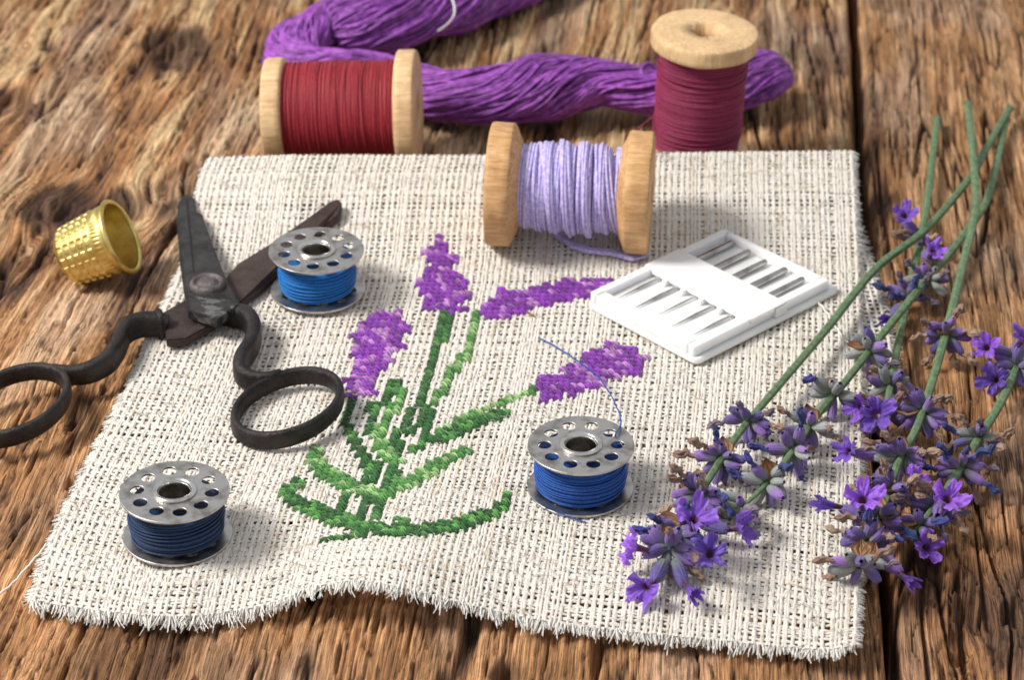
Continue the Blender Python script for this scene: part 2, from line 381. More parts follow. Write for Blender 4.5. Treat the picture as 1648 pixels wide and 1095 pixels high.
# frayed fringes
def fibres(base, dirn, L, n, spread, curl, r0=.013, seg=5):
    P = []
    for b, d, l in zip(base, dirn, L):
        for k in range(n):
            dd = np.array(d)+rng.normal(0, spread, 3)*np.array([1, 1, .5]); dd /= np.linalg.norm(dd); ll = l*rng.uniform(.55, 1.1)
            side = rng.normal(0, curl, 3)*np.array([1, 1, .6]); t = np.linspace(0, 1, seg)[:, None]
            P.append(np.array(b)+rng.normal(0, .018, 3)+dd*ll*t+side*ll*t*t+np.array([0, 0, -.04])*t*t)
    P = np.array(P); P[..., 2] = np.maximum(P[..., 2], -.03)
    R = np.linspace(1, .45, seg)[None, :]*r0*rng.uniform(.7, 1.3, (len(P), 1))
    return tubes(P, R, 3, ref=(0.13, .21, .97))
B = []; D = []; L = []
for i in range(NW*2):
    u = (i+.5)/(NW*2); b = cloth(u, .002); d = b-cloth(u, .03); d /= np.linalg.norm(d); d[2] -= .12
    cl = .35*np.sin(i*.9+3*pn(i*.13, 0.5)); d[0] += cl*.5; B.append(b); D.append(d); L.append(.20+.09*pn(i*.21, 3.3)+.05*rng.normal()+(.05 if u < .42 else 0))
f1 = fibres(B, D, L, 7, .09, .20, .018)
B = []; D = []; L = []
for j in range(NF*2):
    v = (j+.5)/(NF*2)
    for u, ui in ((.002, .03), (.998, .97)):
        b = cloth(u, v); d = b-cloth(ui, v); d /= np.linalg.norm(d); d[2] -= .15; d[1] += .25*math.sin(j*.7+2*float(pn(j*.2, 1.1))); B.append(b); D.append(d)
        L.append((.15 if u < .5 and v < .75 else .08 if u < .5 else .11)*(1+.5*float(pn(j*.17, u*9))))
f2 = fibres(B, D, L, 6, .12, .12, .019)
B = [flap(.999, v) for v in np.linspace(.02, .85, 60)]; f3 = fibres(B, [np.array([1, 0, -.1])]*60, [.16]*60, 5, .25, .2)
fr = join(f1, f2, f3)
part('fringe', mesh('fringe', fr, col=np.full((len(fr[0]), 3), (.90, .87, .81))), linen, LINEN, kind='stuff')
# stray fuzz on the surface
n = 2600; uu, vv = rng.uniform(.01, .99, n), rng.uniform(.0, 1, n); b = cloth(uu, vv); b[:, 2] += .045
a = rng.uniform(0, 2*PI, n); t = np.linspace(-1, 1, 5); ln = rng.uniform(.05, .22, n); bend = rng.normal(0, .35, n)
P = b[:, None, :]+np.stack([np.cos(a)[:, None]*t*ln[:, None]-np.sin(a)[:, None]*(t**2*ln[:, None]*bend[:, None]), np.sin(a)[:, None]*t*ln[:, None]+np.cos(a)[:, None]*(t**2*ln[:, None]*bend[:, None]), .03*(1-t**2)[None]*rng.uniform(-.2, 1.4, n)[:, None]], -1)
hc = np.where(rng.random((n, 1)) < .3, np.array([[.50, .38, .24]]), np.array([[.80, .76, .70]]))
part('fuzz', mesh('fuzz', tubes(P, .0055, 3, ref=(.1, .2, 1)), col=np.repeat(hc, 15, 0)), linen, LINEN, kind='stuff')

# ---- cross stitch embroidery
def inpoly(pts, poly):
    x, y = pts[..., 0], pts[..., 1]; r = np.zeros(x.shape, bool); n = len(poly)
    for i in range(n):
        (x1, y1), (x2, y2) = poly[i], poly[(i+1) % n]
        c = ((y1 > y) != (y2 > y)); r ^= c & (x < (x2-x1)*(y-y1)/((y2-y1) if y2 != y1 else 1e-9)+x1)
    return r
ci, cj = np.meshgrid(np.arange(NW), np.arange(NF)); CC = cloth((ci+.5)/NW, (cj+.5)/NF); CPX = proj(CC)
def m_floss(name):
    g = G(name); v = g.obj(); n = g.noise(55, v, 3); n2 = g.noise(200, v, 2)
    c = g.mix(1.0, g.attr('col'), g.ramp(n, [(.3, GREY(.62)), (.7, GREY(1.18))]), 'MULTIPLY')
    g.p(Base_Color=c, Roughness=.32, Sheen_Weight=.08); g.bump(n2, .6, .02); return g.m
FLOSS = m_floss('embroidery_floss')
used = set()
def stitches(name, cells, colf, label=None):
    P = []; C = []
    t = np.linspace(0, 1, 6)
    for (i, j) in cells:
        if (i, j) in used: continue
        used.add((i, j)); cx = colf(i, j)
        for a in (0, 1):
            for k in (-1, 1):
                h = .78; o = k*.026
                if a == 0: u = i+.5+h*(t-.5)*1.5+o*5; v = j+.5+h*(t-.5)*1.5-o*5
                else: u = i+.5-h*(t-.5)*1.5+o*5; v = j+.5+h*(t-.5)*1.5+o*5
                Q = cloth(u/NW, v/NF); Q[:, 2] += .012+(.032+.026*a+rng.normal(0, .004))*np.sin(PI*t)**.5; Q[:, :2] += rng.normal(0, .004, 2)
                P.append(Q); C.append(np.array(cx)*rng.uniform(.55, 1.25)*(1 if a else .75))
    vq = tubes(np.array(P), np.array([.6, 1, 1.05, 1.05, 1, .6])[None]*.0205, 6)
    part(name, mesh(name, vq, col=np.repeat(np.array(C), 36, 0)), linen, FLOSS, kind='stuff', label=label)
VIO, VLT = np.array(srgb(142, 50, 178)), np.array(srgb(216, 150, 226))
GD, GM, GL = np.array(srgb(38, 102, 36)), np.array(srgb(84, 148, 68)), np.array(srgb(158, 200, 128))
def violet(pl):
    def f(i, j):
        r = random.random()
        if pn(i*.45, j*.4, 61)+.9*(r-.5) > .48-pl: return VLT*.9 if random.random() < .5 else VLT*.55+VIO*.45
        return VIO*random.uniform(.8, 1.25)
    return f
def region(poly, jitter=12):
    Pj = CPX+np.stack([jitter*pn(ci*.8, cj*.8, 71), jitter*pn(ci*.8, cj*.8, 72)], -1)
    m = inpoly(Pj, poly); return [(int(a), int(b)) for a, b in zip(ci[m], cj[m])]
stitches('embroidered_flower', region([(690, 396), (716, 388), (730, 410), (734, 440), (752, 458), (756, 488), (740, 500), (700, 506), (682, 498), (672, 470), (682, 440), (692, 425), (680, 412)]), violet(.12), 'tall violet cross-stitched flower spike, topmost of the four')
stitches('embroidered_flower', region([(598, 508), (640, 500), (652, 530), (640, 570), (610, 600), (600, 638), (560, 642), (556, 628), (570, 600), (568, 560), (580, 528)], 7+3), violet(.35), 'violet and lilac cross-stitched spike left of the dark stem')
stitches('embroidered_flower', region([(778, 492), (810, 464), (840, 470), (880, 458), (930, 452), (990, 448), (1000, 470), (950, 478), (900, 490), (850, 500), (815, 516), (782, 516)], 6+3), violet(.15), 'slanting violet cross-stitched spike reaching under the needle case')
stitches('embroidered_flower', region([(862, 616), (905, 600), (940, 578), (975, 556), (1040, 572), (1036, 600), (990, 612), (950, 628), (905, 640), (872, 646)], 4+3), violet(.18), 'violet cross-stitched spike above the royal blue bobbin')
def line(pts, w, fill=.9):
    p = resample(np.array(pts, float), 90); d = np.full(CPX.shape[:2], 1e9); tt = np.zeros(CPX.shape[:2])
    for k, q in enumerate(p):
        e = np.hypot((CPX[..., 0]-q[0])/1.15, (CPX[..., 1]-q[1])/.85)/.86; ww = w if np.isscalar(w) else np.interp(k/89, [0, .5, 1], w)
        e = e/ww; m = e < d; d[m] = e[m]; tt[m] = k/89
    m = d < 1; return [(int(a), int(b)) for a, b in zip(ci[m], cj[m])]
def green(a, b, f=.5): return lambda i, j: (a if pn(i*.5, j*.5, 81)*1.4+random.uniform(-.5, .5) < f-.26 else b)*random.uniform(.88, 1.15)
def ES(pts, w, f, lab=None): stitches('embroidered_stem', line(pts, w), f, lab)
def EL(pts, w, f): stitches('embroidered_leaf', line(pts, w), f)
ES([(720, 503), (700, 580), (677, 655)], 7.2, green(GD, GM*.8, .8), 'thick dark green stitched stem under the topmost spike')
ES([(766, 506), (758, 545), (748, 575), (728, 600), (712, 630), (698, 650)], 6.6, green(GM, GL, .35), 'light green stitched stem bending right')
ES([(862, 630), (820, 645), (780, 662), (740, 680), (702, 700)], 5.0, green(GM, GL, .4), 'thin light green stitched stem of the lowest right spike')
ES([(689, 660), (684, 685), (679, 707)], 7, green(GD, GM, .8)); ES([(568, 650), (558, 683), (568, 707), (582, 731), (594, 750), (606, 764)], 6.4, green(GD, GM, .7))
EL([(815, 667), (762, 683), (710, 707), (686, 712), (663, 728)], (9, 12, 6), green(GD, GM*1.2, .5))
EL([(601, 655), (594, 698)], 8, green(GD, GM, .85)); EL([(636, 620), (618, 650)], 9, green(GD, GM, .85)); EL([(648, 634), (625, 674), (608, 702), (620, 728), (634, 745)], (7, 9, 13), green(GM, GL, .45))
ES([(663, 664), (655, 698)], 7.5, green(GD, GM, .9)); ES([(639, 702), (636, 740), (634, 769)], 7.5, green(GD, GM, .7))
EL([(748, 728), (715, 745), (677, 769), (639, 788), (610, 804)], (8, 13, 9), green(GM, GL*.95, .45))
EL([(508, 728), (515, 755), (553, 778), (587, 793), (610, 797)], (11, 15, 8), green(GM, GL, .5))
ES([(589, 745), (591, 783)], 6.4, green(GD, GM, .6)); ES([(612, 752), (604, 780)], 6.4, green(GD, GM, .6))
ES([(630, 772), (615, 812), (606, 835)], 8, green(GD, GM, .6)); ES([(598, 800), (580, 842)], 7, green(GD, GM, .6)); ES([(556, 802), (549, 826), (568, 838)], 6.4, green(GD, GM, .5))
EL([(480, 780), (466, 792), (473, 807), (501, 821), (530, 835), (568, 850), (584, 859)], (10, 14, 10), green(GD, GM*1.2, .45))
EL([(819, 802), (805, 821), (777, 833), (739, 847), (696, 854), (644, 857), (606, 854), (591, 850)], (9, 12, 11), green(GD, GM*1.25, .45))
ES([(515, 873), (549, 869), (577, 864)], 5, green(GD, GM, .5)); ES([(640, 838), (650, 843)], 5, green(GM, GL, .5))

# ------------------------------------------------------------------ bobbins
def m_steel(name, base, rough):
    g = G(name); v = g.obj(); n = g.noise(2.2, v, 5, .6); n2 = g.noise(40, v, 3)
    g.p(Base_Color=g.ramp(n, [(.36, tuple(np.array(base)*np.array([.55, .52, .48]))), (.52, base)]), Metallic=1.0, Roughness=g.math('ADD', g.math('MULTIPLY', n, .18), rough-.09)); g.bump(n2, .06, .01); return g.m
STEEL = m_steel('nickel_steel', (.58, .56, .53), .36); CHROME = m_steel('bright_steel', (.72, .70, .67), .2)
def flange_mesh(R=1.01):
    cu = bpy.data.curves.new('flange', 'CURVE'); cu.dimensions = '2D'; cu.fill_mode = 'BOTH'; cu.extrude = .012; cu.bevel_depth = .011; cu.bevel_resolution = 2
    def circ(cx, cy, r, n):
        sp = cu.splines.new('POLY'); sp.points.add(n-1); sp.use_cyclic_u = True
        for k in range(n): a = 2*PI*k/n; sp.points[k].co = (cx+r*math.cos(a), cy+r*math.sin(a), 0, 1)
    circ(0, 0, R, 96); circ(0, 0, .30*R, 40)
    for k in range(10): a = 2*PI*(k+.3)/10; circ(.69*R*math.cos(a), .69*R*math.sin(a), .142*R, 28)
    o = bpy.data.objects.new('tmp', cu); COL.objects.link(o); dg = bpy.context.evaluated_depsgraph_get()
    me = bpy.data.meshes.new_from_object(o.evaluated_get(dg)); bpy.data.objects.remove(o); me.name = 'flange'; me.materials.clear(); return me
FLANGE = flange_mesh(); BH = .98
def winding(rad, z0, z1, turns, r, jit, seed, bulge=0.0, per=40, cross=0.0):
    """helical thread about z"""
    rg = np.random.default_rng(seed); n = turns*per; t = np.linspace(0, 1, n); a = 2*PI*turns*t
    z = z0+(z1-z0)*t+jit*(r*2)*pn(t*turns*.9, t*0, seed)*1.5+cross*np.sin(a+rg.uniform(0, 6))*.5*pn(t*turns*.15, t*0, seed+1)
    zz = np.clip((z-z0)/(z1-z0), 0, 1); R = rad+bulge*np.sin(PI*zz)+r*jit*pn(t*turns*.6, t*0+3.1, seed+2)
    P = np.stack([R*np.cos(a), R*np.sin(a), np.clip(z, z0, z1)], -1)
    return tubes(P, r, 6, ref=(0, 0, 1))
def multi_winding(rad, z0, z1, turns, r, jit, seed, bulge, per, cross, k=4):
    out = []
    n = turns*per; t = np.linspace(0, 1, n); a = 2*PI*turns*t
    z = z0+(z1-z0)*t+jit*r*3*pn(t*turns*.9, t*0, seed)+cross*np.sin(a+seed)*.5*pn(t*turns*.2, t*0, seed+1)
    Rb = rad+bulge*np.sin(PI*t)+r*jit*pn(t*turns*.7, t*0+3.1, seed+2)
    for i in range(k):
        ph = 2*PI*i/k+a*.55+1.3*pn(t*turns*.5, t*0+i, seed+3); o = r*(.62+.3*pn(t*turns*.8, t*0+i*3.3, seed+4))
        P = np.stack([(Rb+o*np.sin(ph)*.8)*np.cos(a), (Rb+o*np.sin(ph)*.8)*np.sin(a), np.clip(z+o*np.cos(ph)*1.15, z0-.05, z1+.05)], -1)
        out.append(tubes(P, r*.52, 5, ref=(0, 0, 1)))
    return join(*out)
def bobbin(px, py, mat, label, rot, seed, fill=.83, bulge=.04, tail=None):
    b = cloth_at(px, py, .05); fp = np.hypot(_S[..., 0]-b[0], _S[..., 1]-b[1]) < 1.0; b[2] = np.percentile(_S[..., 2][fp], 93)+.03
    th = thing('bobbin', b, label, 'bobbin', 'metal bobbins on the linen')
    th.rotation_euler = (0.0, 0.0, rot)
    part('bottom_flange', FLANGE, th, STEEL, m=Matrix.Translation((0, 0, .03))); f2 = part('top_flange', FLANGE, th, STEEL, m=Matrix.Translation((0, 0, BH)) @ Matrix.Rotation(.4, 4, 'Z'))
    pr = [(.30, -.0), (.375, .005), (.375, .06), (.345, .10), (.345, BH-.08), (.345, BH+.015), (.41, BH+.03), (.415, BH+.055), (.385, BH+.08), (.33, BH+.075), (.30, BH+.03), (.295, BH-.2), (.295, .1)]
    part('hub', mesh('hub', lathe(fine(pr, 2), 56, True)), th, CHROME, local=True)
    core = lathe(fine([(.34, .06), (fill*.9-.03, .09), (fill*1.0+bulge-.03, .45), (fill-.03, BH-.17), (.34, BH-.24)], 6), 64)
    wn = winding(fill-.02, .11, BH-.17, 24, .02, .5, seed, bulge, 56, .05); w2 = winding(fill+.012, .12, BH-.2, 9, .019, 1.0, seed+5, bulge, 56, .22)
    part('thread_winding', mesh('thread_winding', join(core, wn, w2)), th, mat, local=True)
    return th
BLUE_L = m_thread('light_blue_thread', srgb(4, 86, 158), srgb(16, 126, 204), .5); BLUE_R = m_thread('royal_blue_thread', srgb(8, 48, 118), srgb(18, 94, 184), .5); NAVY = m_thread('navy_thread', srgb(6, 26, 58), srgb(16, 58, 104), .5)
b1 = bobbin(287, 872, NAVY, 'metal bobbin of dark navy thread at the front left corner of the cloth', .6, 101)
b2 = bobbin(934, 790, BLUE_R, 'metal bobbin of royal blue thread with a loose tail, beside the sprigs', 1.3, 111)
b3 = bobbin(512, 473, BLUE_L, 'metal bobbin of bright light blue thread beside the scissor blade', 2.2, 121, .765, .05)
def thread_part(name, pts, r, mat, parent, n=60, sides=6, wob=0.0):
    P = resample(np.array(pts), n)
    if wob: P = P+wob*np.stack([pn(np.arange(n)*.3, np.zeros(n), 5), pn(np.arange(n)*.3, np.zeros(n), 6), np.zeros(n)], -1)
    o = bpy.data.objects.new(name, mesh(name, tubes(P, r, sides, ref=(.05, .1, 1)))); COL.objects.link(o); o.data.materials.append(mat)
    if parent is not None:
        o.parent = parent; o.matrix_parent_inverse = Matrix.LocRotScale(parent.location, parent.rotation_euler, None).inverted()
    return o
tp = [cloth_at(866, 548, .06), cloth_at(890, 562, .1), cloth_at(930, 592, .16), cloth_at(966, 626, .22), at(992, 654, .6), at(999, 676, 1.05), at(996, 690, 1.24), at(990, 701, 1.16), at(985, 716, .8)]
thread_part('thread_tail', tp, .016, BLUE_R, b2, 70, wob=.02)
thread_part('thread_tail', [at(878, 818, .35)]+[at(900, 826, .2), at(925, 836, .16), at(944, 842, .12)], .014, BLUE_R, b2, 24)

# ------------------------------------------------------------------ wooden spools
def m_spool(name, a, b):
    g = G(name); v = g.obj((9, 9, 1.0)); n = g.noise(1.4, v, 5, .65, .6); n2 = g.noise(3, g.obj((20, 20, 2)), 4); n3 = g.noise(1.6, g.obj(), 5, .65)
    c = g.ramp(n, [(.3, a), (.62, b)]); c = g.mix(.7, c, g.ramp(n3, [(.3, (.62, .55, .48)), (.55, GREY(1.0)), (.8, (1.12, 1.1, 1.05))]), 'MULTIPLY')
    g.p(Base_Color=c, Roughness=.55); g.b.inputs['Specular IOR Level'].default_value = .3
    g.bump(n2, .35, .03); return g.m
SPOOLW = m_spool('pale_spool_wood', srgb(196, 158, 112), srgb(226, 194, 150)); SPOOLD = m_spool('warm_spool_wood', srgb(176, 128, 80), srgb(214, 172, 122))
def flange_prof(R, H, core, cone, rim, hole, bev=.07):
    # closed loop (r,z): outer face at z=0 (lower), towards inside z up
    return [(hole, 0), (R-bev*1.5, 0), (R-.3*bev, bev*.35), (R, bev*1.3), (R, rim-bev*.5), (R-bev*.5, rim), (core+.06, cone-.03), (core, cone), (core, cone+.12), (hole, cone+.12)]
def worn(vq, amp, seed):
    V, Q = vq; a = np.arctan2(V[:, 1], V[:, 0]); r = np.hypot(V[:, 0], V[:, 1])
    f = 1+amp*pn(a*1.2, V[:, 2]*1.5, seed)*(r > .6)+amp*.5*pn(a*4, V[:, 2]*4, seed+1)*(r > .6)
    f = f*(1+(.22*pn(a*1.6, V[:, 2]*2, seed+4)+.10*pn(a*5, V[:, 2]*5, seed+5))*(r < .45))
    V = V.copy(); V[:, 0] *= f; V[:, 1] *= f; V[:, 2] += amp*.5*pn(V[:, 0]*1.5, V[:, 1]*1.5, seed+2); return V, Q
def spool(mat, wood, R, H, thr, label, threads, rim, cone, core=.62, hole=.26, worn_=.012, seed=0, R2=None):
    th = thing('thread_spool', (0, 0, 0), label, 'spool', 'wooden spools of thread'); th.matrix_world = mat
    pf = fine(flange_prof(R, H, core, cone, rim, hole), 3)
    fl = mesh('flange', worn(lathe(pf, 72, True), worn_, seed)); part('flange', fl, th, wood, local=True)
    pf2 = fine(flange_prof(R2 or R, H, core, cone, rim, hole), 3); pf2[:, 1] = H-pf2[:, 1]; v, q = worn(lathe(pf2, 72, True), worn_, seed+7)
    part('flange', mesh('flange', (v, q[:, ::-1])), th, wood, local=True)
    part('core', mesh('core', lathe([(core, cone+.05), (core, H-cone-.05), (hole, H-cone-.05), (hole, cone+.05)], 48, True)), th, wood, local=True)
    m_, rad, tr, turns, jit, bulge, crosses = threads
    inner = lathe(fine([(core, cone*.95), (rad-tr*1.5, cone*.75), (rad+bulge-tr*1.5, H/2), (rad-tr*1.5, H-cone*.75), (core, H-cone*.95)], 6), 64)
    wnd = multi_winding if tr > .05 else winding; parts_ = [inner, wnd(rad, cone*.62+tr, H-cone*.62-tr, turns, tr, jit, seed+20, bulge, 48, .06)]
    for k, (lo, hi, tn, cr) in enumerate(crosses): parts_.append(wnd(rad+tr*(1.0+.35*k), H*lo, H*hi, tn, tr, 1.2, seed+30+k, bulge, 48, cr))
    part('thread_winding', mesh('thread_winding', join(*parts_)), th, m_, local=True)
    return th
RED = m_thread('crimson_thread', srgb(124, 20, 36), srgb(180, 48, 60), .5); BURG = m_thread('burgundy_thread', srgb(104, 20, 54), srgb(160, 42, 88), .5)
LAV = m_thread('lavender_thread', srgb(158, 142, 212), srgb(218, 208, 242), .6, .3, 14)
def axis_mat(p0, p1):
    p0 = Vector(p0); p1 = Vector(p1); z = (p1-p0).normalized(); x = Vector((0, 0, 1)).cross(z).normalized(); y = z.cross(x)
    m = Matrix((x, y, z)).transposed().to_4x4(); m.translation = p0; return m
# lavender spool, lying on the cloth
R = 1.36; a = cloth_at(812, 384); b = cloth_at(1030, 397)
pa = Vector((a[0], a[1], a[2]+R)); pb = Vector((b[0], b[1], b[2]+R)); d = (pb-pa).normalized(); H = (pb-pa).length+.45; pa -= d*.34; H += .12
lavs = spool(axis_mat(pa, pa+d), SPOOLD, R, H, 1.05, 'wooden spool of pale lavender floss lying on the linen', (LAV, .86, .060, 25, .8, .05, [(.2, .8, 9, .5), (.3, .9, 5, .9)]), .54, .86, .6, .25, .02, 200)
tl = [cloth_at(878, 374, .4), cloth_at(900, 388, .12), cloth_at(935, 408, .12), cloth_at(985, 416, .12), cloth_at(1022, 424, .12), cloth_at(1041, 416, .12), cloth_at(1026, 408, .14), cloth_at(1000, 396, .2), cloth_at(985, 378, .5)]
for k in range(4):
    thread_part('thread_tail', [np.array(p)+np.array([.04*math.cos(k*1.7), .07*math.sin(k*1.7+.4), .03*(k % 2)]) for p in tl], .036, LAV, None, 80, wob=.03).parent = lavs
for o in lavs.children:
    if o.name.startswith('thread_tail'): o.matrix_parent_inverse = lavs.matrix_world.inverted()
# crimson spool lying behind the cloth
R = 1.27; a = at(447, 257, 0); b = at(660, 262, 0)
pa = Vector((a[0], a[1], R)); pb = Vector((b[0], b[1], 1.40)); d = (pb-pa).normalized(); H = (pb-pa).length+.42; pa -= d*.2
spool(axis_mat(pa, pa+d), SPOOLW, R, H, 1.1, 'wooden spool of crimson thread lying on its side behind the cloth', (RED, 1.13, .0155, 92, .8, .03, [(.78, .9, 6, .4), (.15, .88, 12, .15), (.82, .9, 4, .2)]), .46, .6, .6, .25, .01, 240, 1.40)
# burgundy spool standing
c = at(1118, 262, 0); R = 1.235
bs = spool(frame(c, (.035, -.01, 1), 1.0), SPOOLW, R, 3.45, 1.1, 'wooden spool of burgundy thread standing upright at the back', (BURG, .965, .016, 78, .6, .06, [(.45, .62, 4, .5), (.55, .85, 6, .3), (.2, .4, 5, .25)]), .40, .55, .6, .36, .025, 280)
bt = thread_part('thread_tail', [at(1062, 180, 1.2), at(1040, 196, .9), at(1020, 218, .5), at(1016, 240, .15), at(1024, 246, .5)], .018, BURG, None, 40)
bt.parent = bs; bt.matrix_parent_inverse = bs.matrix_world.inverted()

# ------------------------------------------------------------------ purple skein
PURP = m_thread('violet_floss', srgb(104, 36, 128), srgb(176, 96, 198), .4, .3, 6)
cen = [(1268, 122, .7), (1222, 122, .8), (1130, 138, .72), (1050, 146, .72), (960, 132, .85), (880, 142, .8), (790, 158, .7), (700, 150, .65), (620, 128, .6), (545, 112, .75), (500, 110, .7), (468, 96, .7), (476, 70, .75), (520, 42, .8), (575, 34, .9), (645, 28, .9), (705, 8, .8), (765, -16, .65), (850, -36, .6), (900, -62, .6)]
CEN = resample(np.array([at(*c) for c in cen]), 150); s = np.linspace(0, 1, 150)
rad = np.interp(s, [0, .02, .06, .12, .2, .27, .33, .4, .47, .52, .58, .64, .70, .76, .82, .9, 1], [.3, .66, .78, .6, .64, .86, .72, .64, .6, .55, .6, .62, .9, .72, .98, .75, .6])
T = norm(np.gradient(CEN, axis=0)); side = norm(np.cross(T, [0, 0, 1.0])); upv = np.cross(side, T)
NS = 330; P = []
for k in range(NS):
    ph = rng.uniform(0, 2*PI); rr = (rng.uniform(.80, 1.0) if k < 260 else rng.uniform(.2, .8))
    tw = 2*PI*(.5+2.1*s)+ph+.35*pn(s*6, s*0+k*.05, 91)+.42*pn(s*13, s*0+k*.31, 92)
    r_ = rad*rr*(1+.24*pn(s*9, s*0+ph*1.3, 93)+.07*pn(s*24, s*0+k*.77, 94))
    Q = CEN+side*(r_*np.cos(tw)*1.12)[:, None]+upv*(r_*np.sin(tw)*.85)[:, None]; Q[:, 2] = np.maximum(Q[:, 2], .03); P.append(Q)
sk = bpy.data.objects.new('floss_skein', mesh('floss_skein', tubes(np.array(P), .035, 5), col=np.repeat(rng.uniform(.55, 1.3, (NS, 1, 1))*np.ones((NS, 150*5, 3)), 1, 0).reshape(-1, 3))); COL.objects.link(sk); SKM = PURP.copy(); t_ = SKM.node_tree; bs_ = t_.nodes['Principled BSDF'].inputs['Base Color']; src_ = bs_.links[0].from_socket; mx_ = t_.nodes.new('ShaderNodeMix'); mx_.data_type = 'RGBA'; mx_.blend_type = 'MULTIPLY'; mx_.inputs['Factor'].default_value = 1; at2 = t_.nodes.new('ShaderNodeAttribute'); at2.attribute_name = 'col'; t_.links.new(src_, mx_.inputs['A']); t_.links.new(at2.outputs['Color'], mx_.inputs['B']); t_.links.new(mx_.outputs['Result'], bs_); sk.data.materials.append(SKM)
tagd(sk, 'long twisted skein of violet embroidery floss curving behind the spools', 'skein')
fl_ = []
for k in range(60):
    i_ = rng.integers(6, 140); a_ = rng.uniform(.2, PI-.2); st = CEN[i_]+side[i_]*rad[i_]*1.1*math.cos(a_)+upv[i_]*rad[i_]*.85*math.sin(a_)
    d_ = T[i_]*rng.choice([-1, 1])*.5+side[i_]*math.cos(a_)*.35+upv[i_]*math.sin(a_)*.3+rng.normal(0, .12, 3); ln_ = rng.uniform(.25, .7); t_ = np.linspace(0, 1, 7)[:, None]
    fl_.append(st+d_*ln_*t_+np.array([0, 0, -.3])*ln_*t_**2+T[i_]*.2*ln_*t_**2)
part('flyaway_fibres', mesh('flyaway_fibres', tubes(np.array(fl_), .008, 3, ref=(.1, .3, 1))), sk, PURP, kind='stuff')
lp = thread_part('loose_strand', [at(1062, 118, 1.1), at(1045, 102, 1.35), at(1032, 112, 1.3), at(1040, 130, 1.1)], .05, PURP, sk, 30)
PALE = m_thread('pale_thread', (.62, .58, .6), (.8, .78, .78), .7, .2)
o = thread_part('loose_thread', [at(724, -10, 1.6), at(731, 8, 1.75), at(730, 26, 1.6), at(716, 42, 1.2), at(694, 56, .3)], .028, PALE, None, 40); tagd(o, 'pale loose thread curled over the violet skein at the top edge', 'thread')
WHITE = m_thread('white_thread', (.7, .66, .6), (.86, .83, .78), .8, .2)
o = thread_part('loose_thread', [at(-15, 968, .02), at(20, 940, .03), at(45, 912, .04), at(64, 890, .08), at(74, 876, .12)], .022, WHITE, None, 40, wob=.03); tagd(o, 'white loose thread at the front left corner of the cloth on the wood', 'thread')
o = thread_part('loose_thread', [cloth_at(1315, 492, .1), cloth_at(1328, 506, .1), cloth_at(1345, 530, .06), cloth_at(1362, 556, .08), cloth_at(1380, 566, .1)], .024, WHITE, None, 40, wob=.04); tagd(o, 'white loose thread on the linen between the needle case and the lavender', 'thread')

HUSK = m_thread('dry_husk', srgb(96, 70, 50), srgb(150, 112, 80), .8, .1)
o = bpy.data.objects.new('plant_chip', mesh('plant_chip', tubes(resample(np.array([cloth_at(847, 504, .05), cloth_at(855, 511, .07), cloth_at(862, 515, .09)]), 12), np.array([[.006, .015, .024, .028, .03, .03, .028, .026, .022, .016, .01, .004]]), 7, ref=(.1, .2, 1)))); COL.objects.link(o); o.data.materials.append(HUSK)
tagd(o, 'tiny brown dry plant chip on the linen below the slanting violet spike', 'plant chip')
# ------------------------------------------------------------------ thimble
def m_brass():
    g = G('brass'); v = g.obj(); n = g.noise(3, v, 5, .6)
    g.p(Base_Color=g.ramp(n, [(.3, srgb(196, 170, 92)), (.65, srgb(236, 216, 142))]), Metallic=1.0, Roughness=.34); g.bump(g.noise(50, v, 3), .08, .01); return g.m
BRASS = m_brass()
p1 = Vector(at(194, 381, .98)); ax = Vector((.9, -.06, .42)).normalized(); Lh = 1.36; p0 = p1-ax*Lh
tm = thing('thimble', p0, 'brass thimble with a knurled surface lying on the wood at the left', 'thimble'); tm.matrix_world = axis_mat(p0, p1)
nz, na = 150, 300; zz = np.linspace(0, 1, nz); aa = np.arange(na)*2*PI/na
prof_r = .80-.16*(1-zz)**1.1; prof_r = np.where(zz < .1, prof_r-.10*(1-zz/.1)**2, prof_r)
Z, A = np.meshgrid(zz, aa, indexing='ij')
sq = smooth(-.55, .0, np.cos(A*22))*smooth(-.55, .0, np.cos(Z*2*PI*7.6+.4))
sq = np.where((Z > .05) & (Z < .70), sq, 0); rb = np.where((Z > .74) & (Z < .9), smooth(-.2, .5, np.cos(A*52+4*np.sin(A*3)))*np.sin(PI*np.clip((Z-.74)/.16, 0, 1)), 0)
Rm = prof_r[:, None]+.028*sq+.014*rb
V = np.stack([Rm*np.cos(A), Rm*np.sin(A), Z*Lh], -1)
i = np.arange(nz*na).reshape(nz, na); Q = np.stack([i[:-1], np.roll(i[:-1], -1, 1), np.roll(i[1:], -1, 1), i[1:]], -1).reshape(-1, 4)
cap = lathe([(.001, .03), (.3, .028), (.5, .02), (.545, .0)], na); inn = lathe([(.001, .1), (.5, .1), (.57, .2), (.74, Lh-.02)], 96)
part('body', mesh('body', join((V.reshape(-1, 3), Q), cap, (inn[0], inn[1][:, ::-1]))), tm, BRASS, local=True)
ta = np.arange(16)*2*PI/16; part('rolled_rim', mesh('rim', lathe([(.805+.06*math.cos(t), Lh-.01+.06*math.sin(t)) for t in ta], 96, True)), tm, BRASS, local=True)

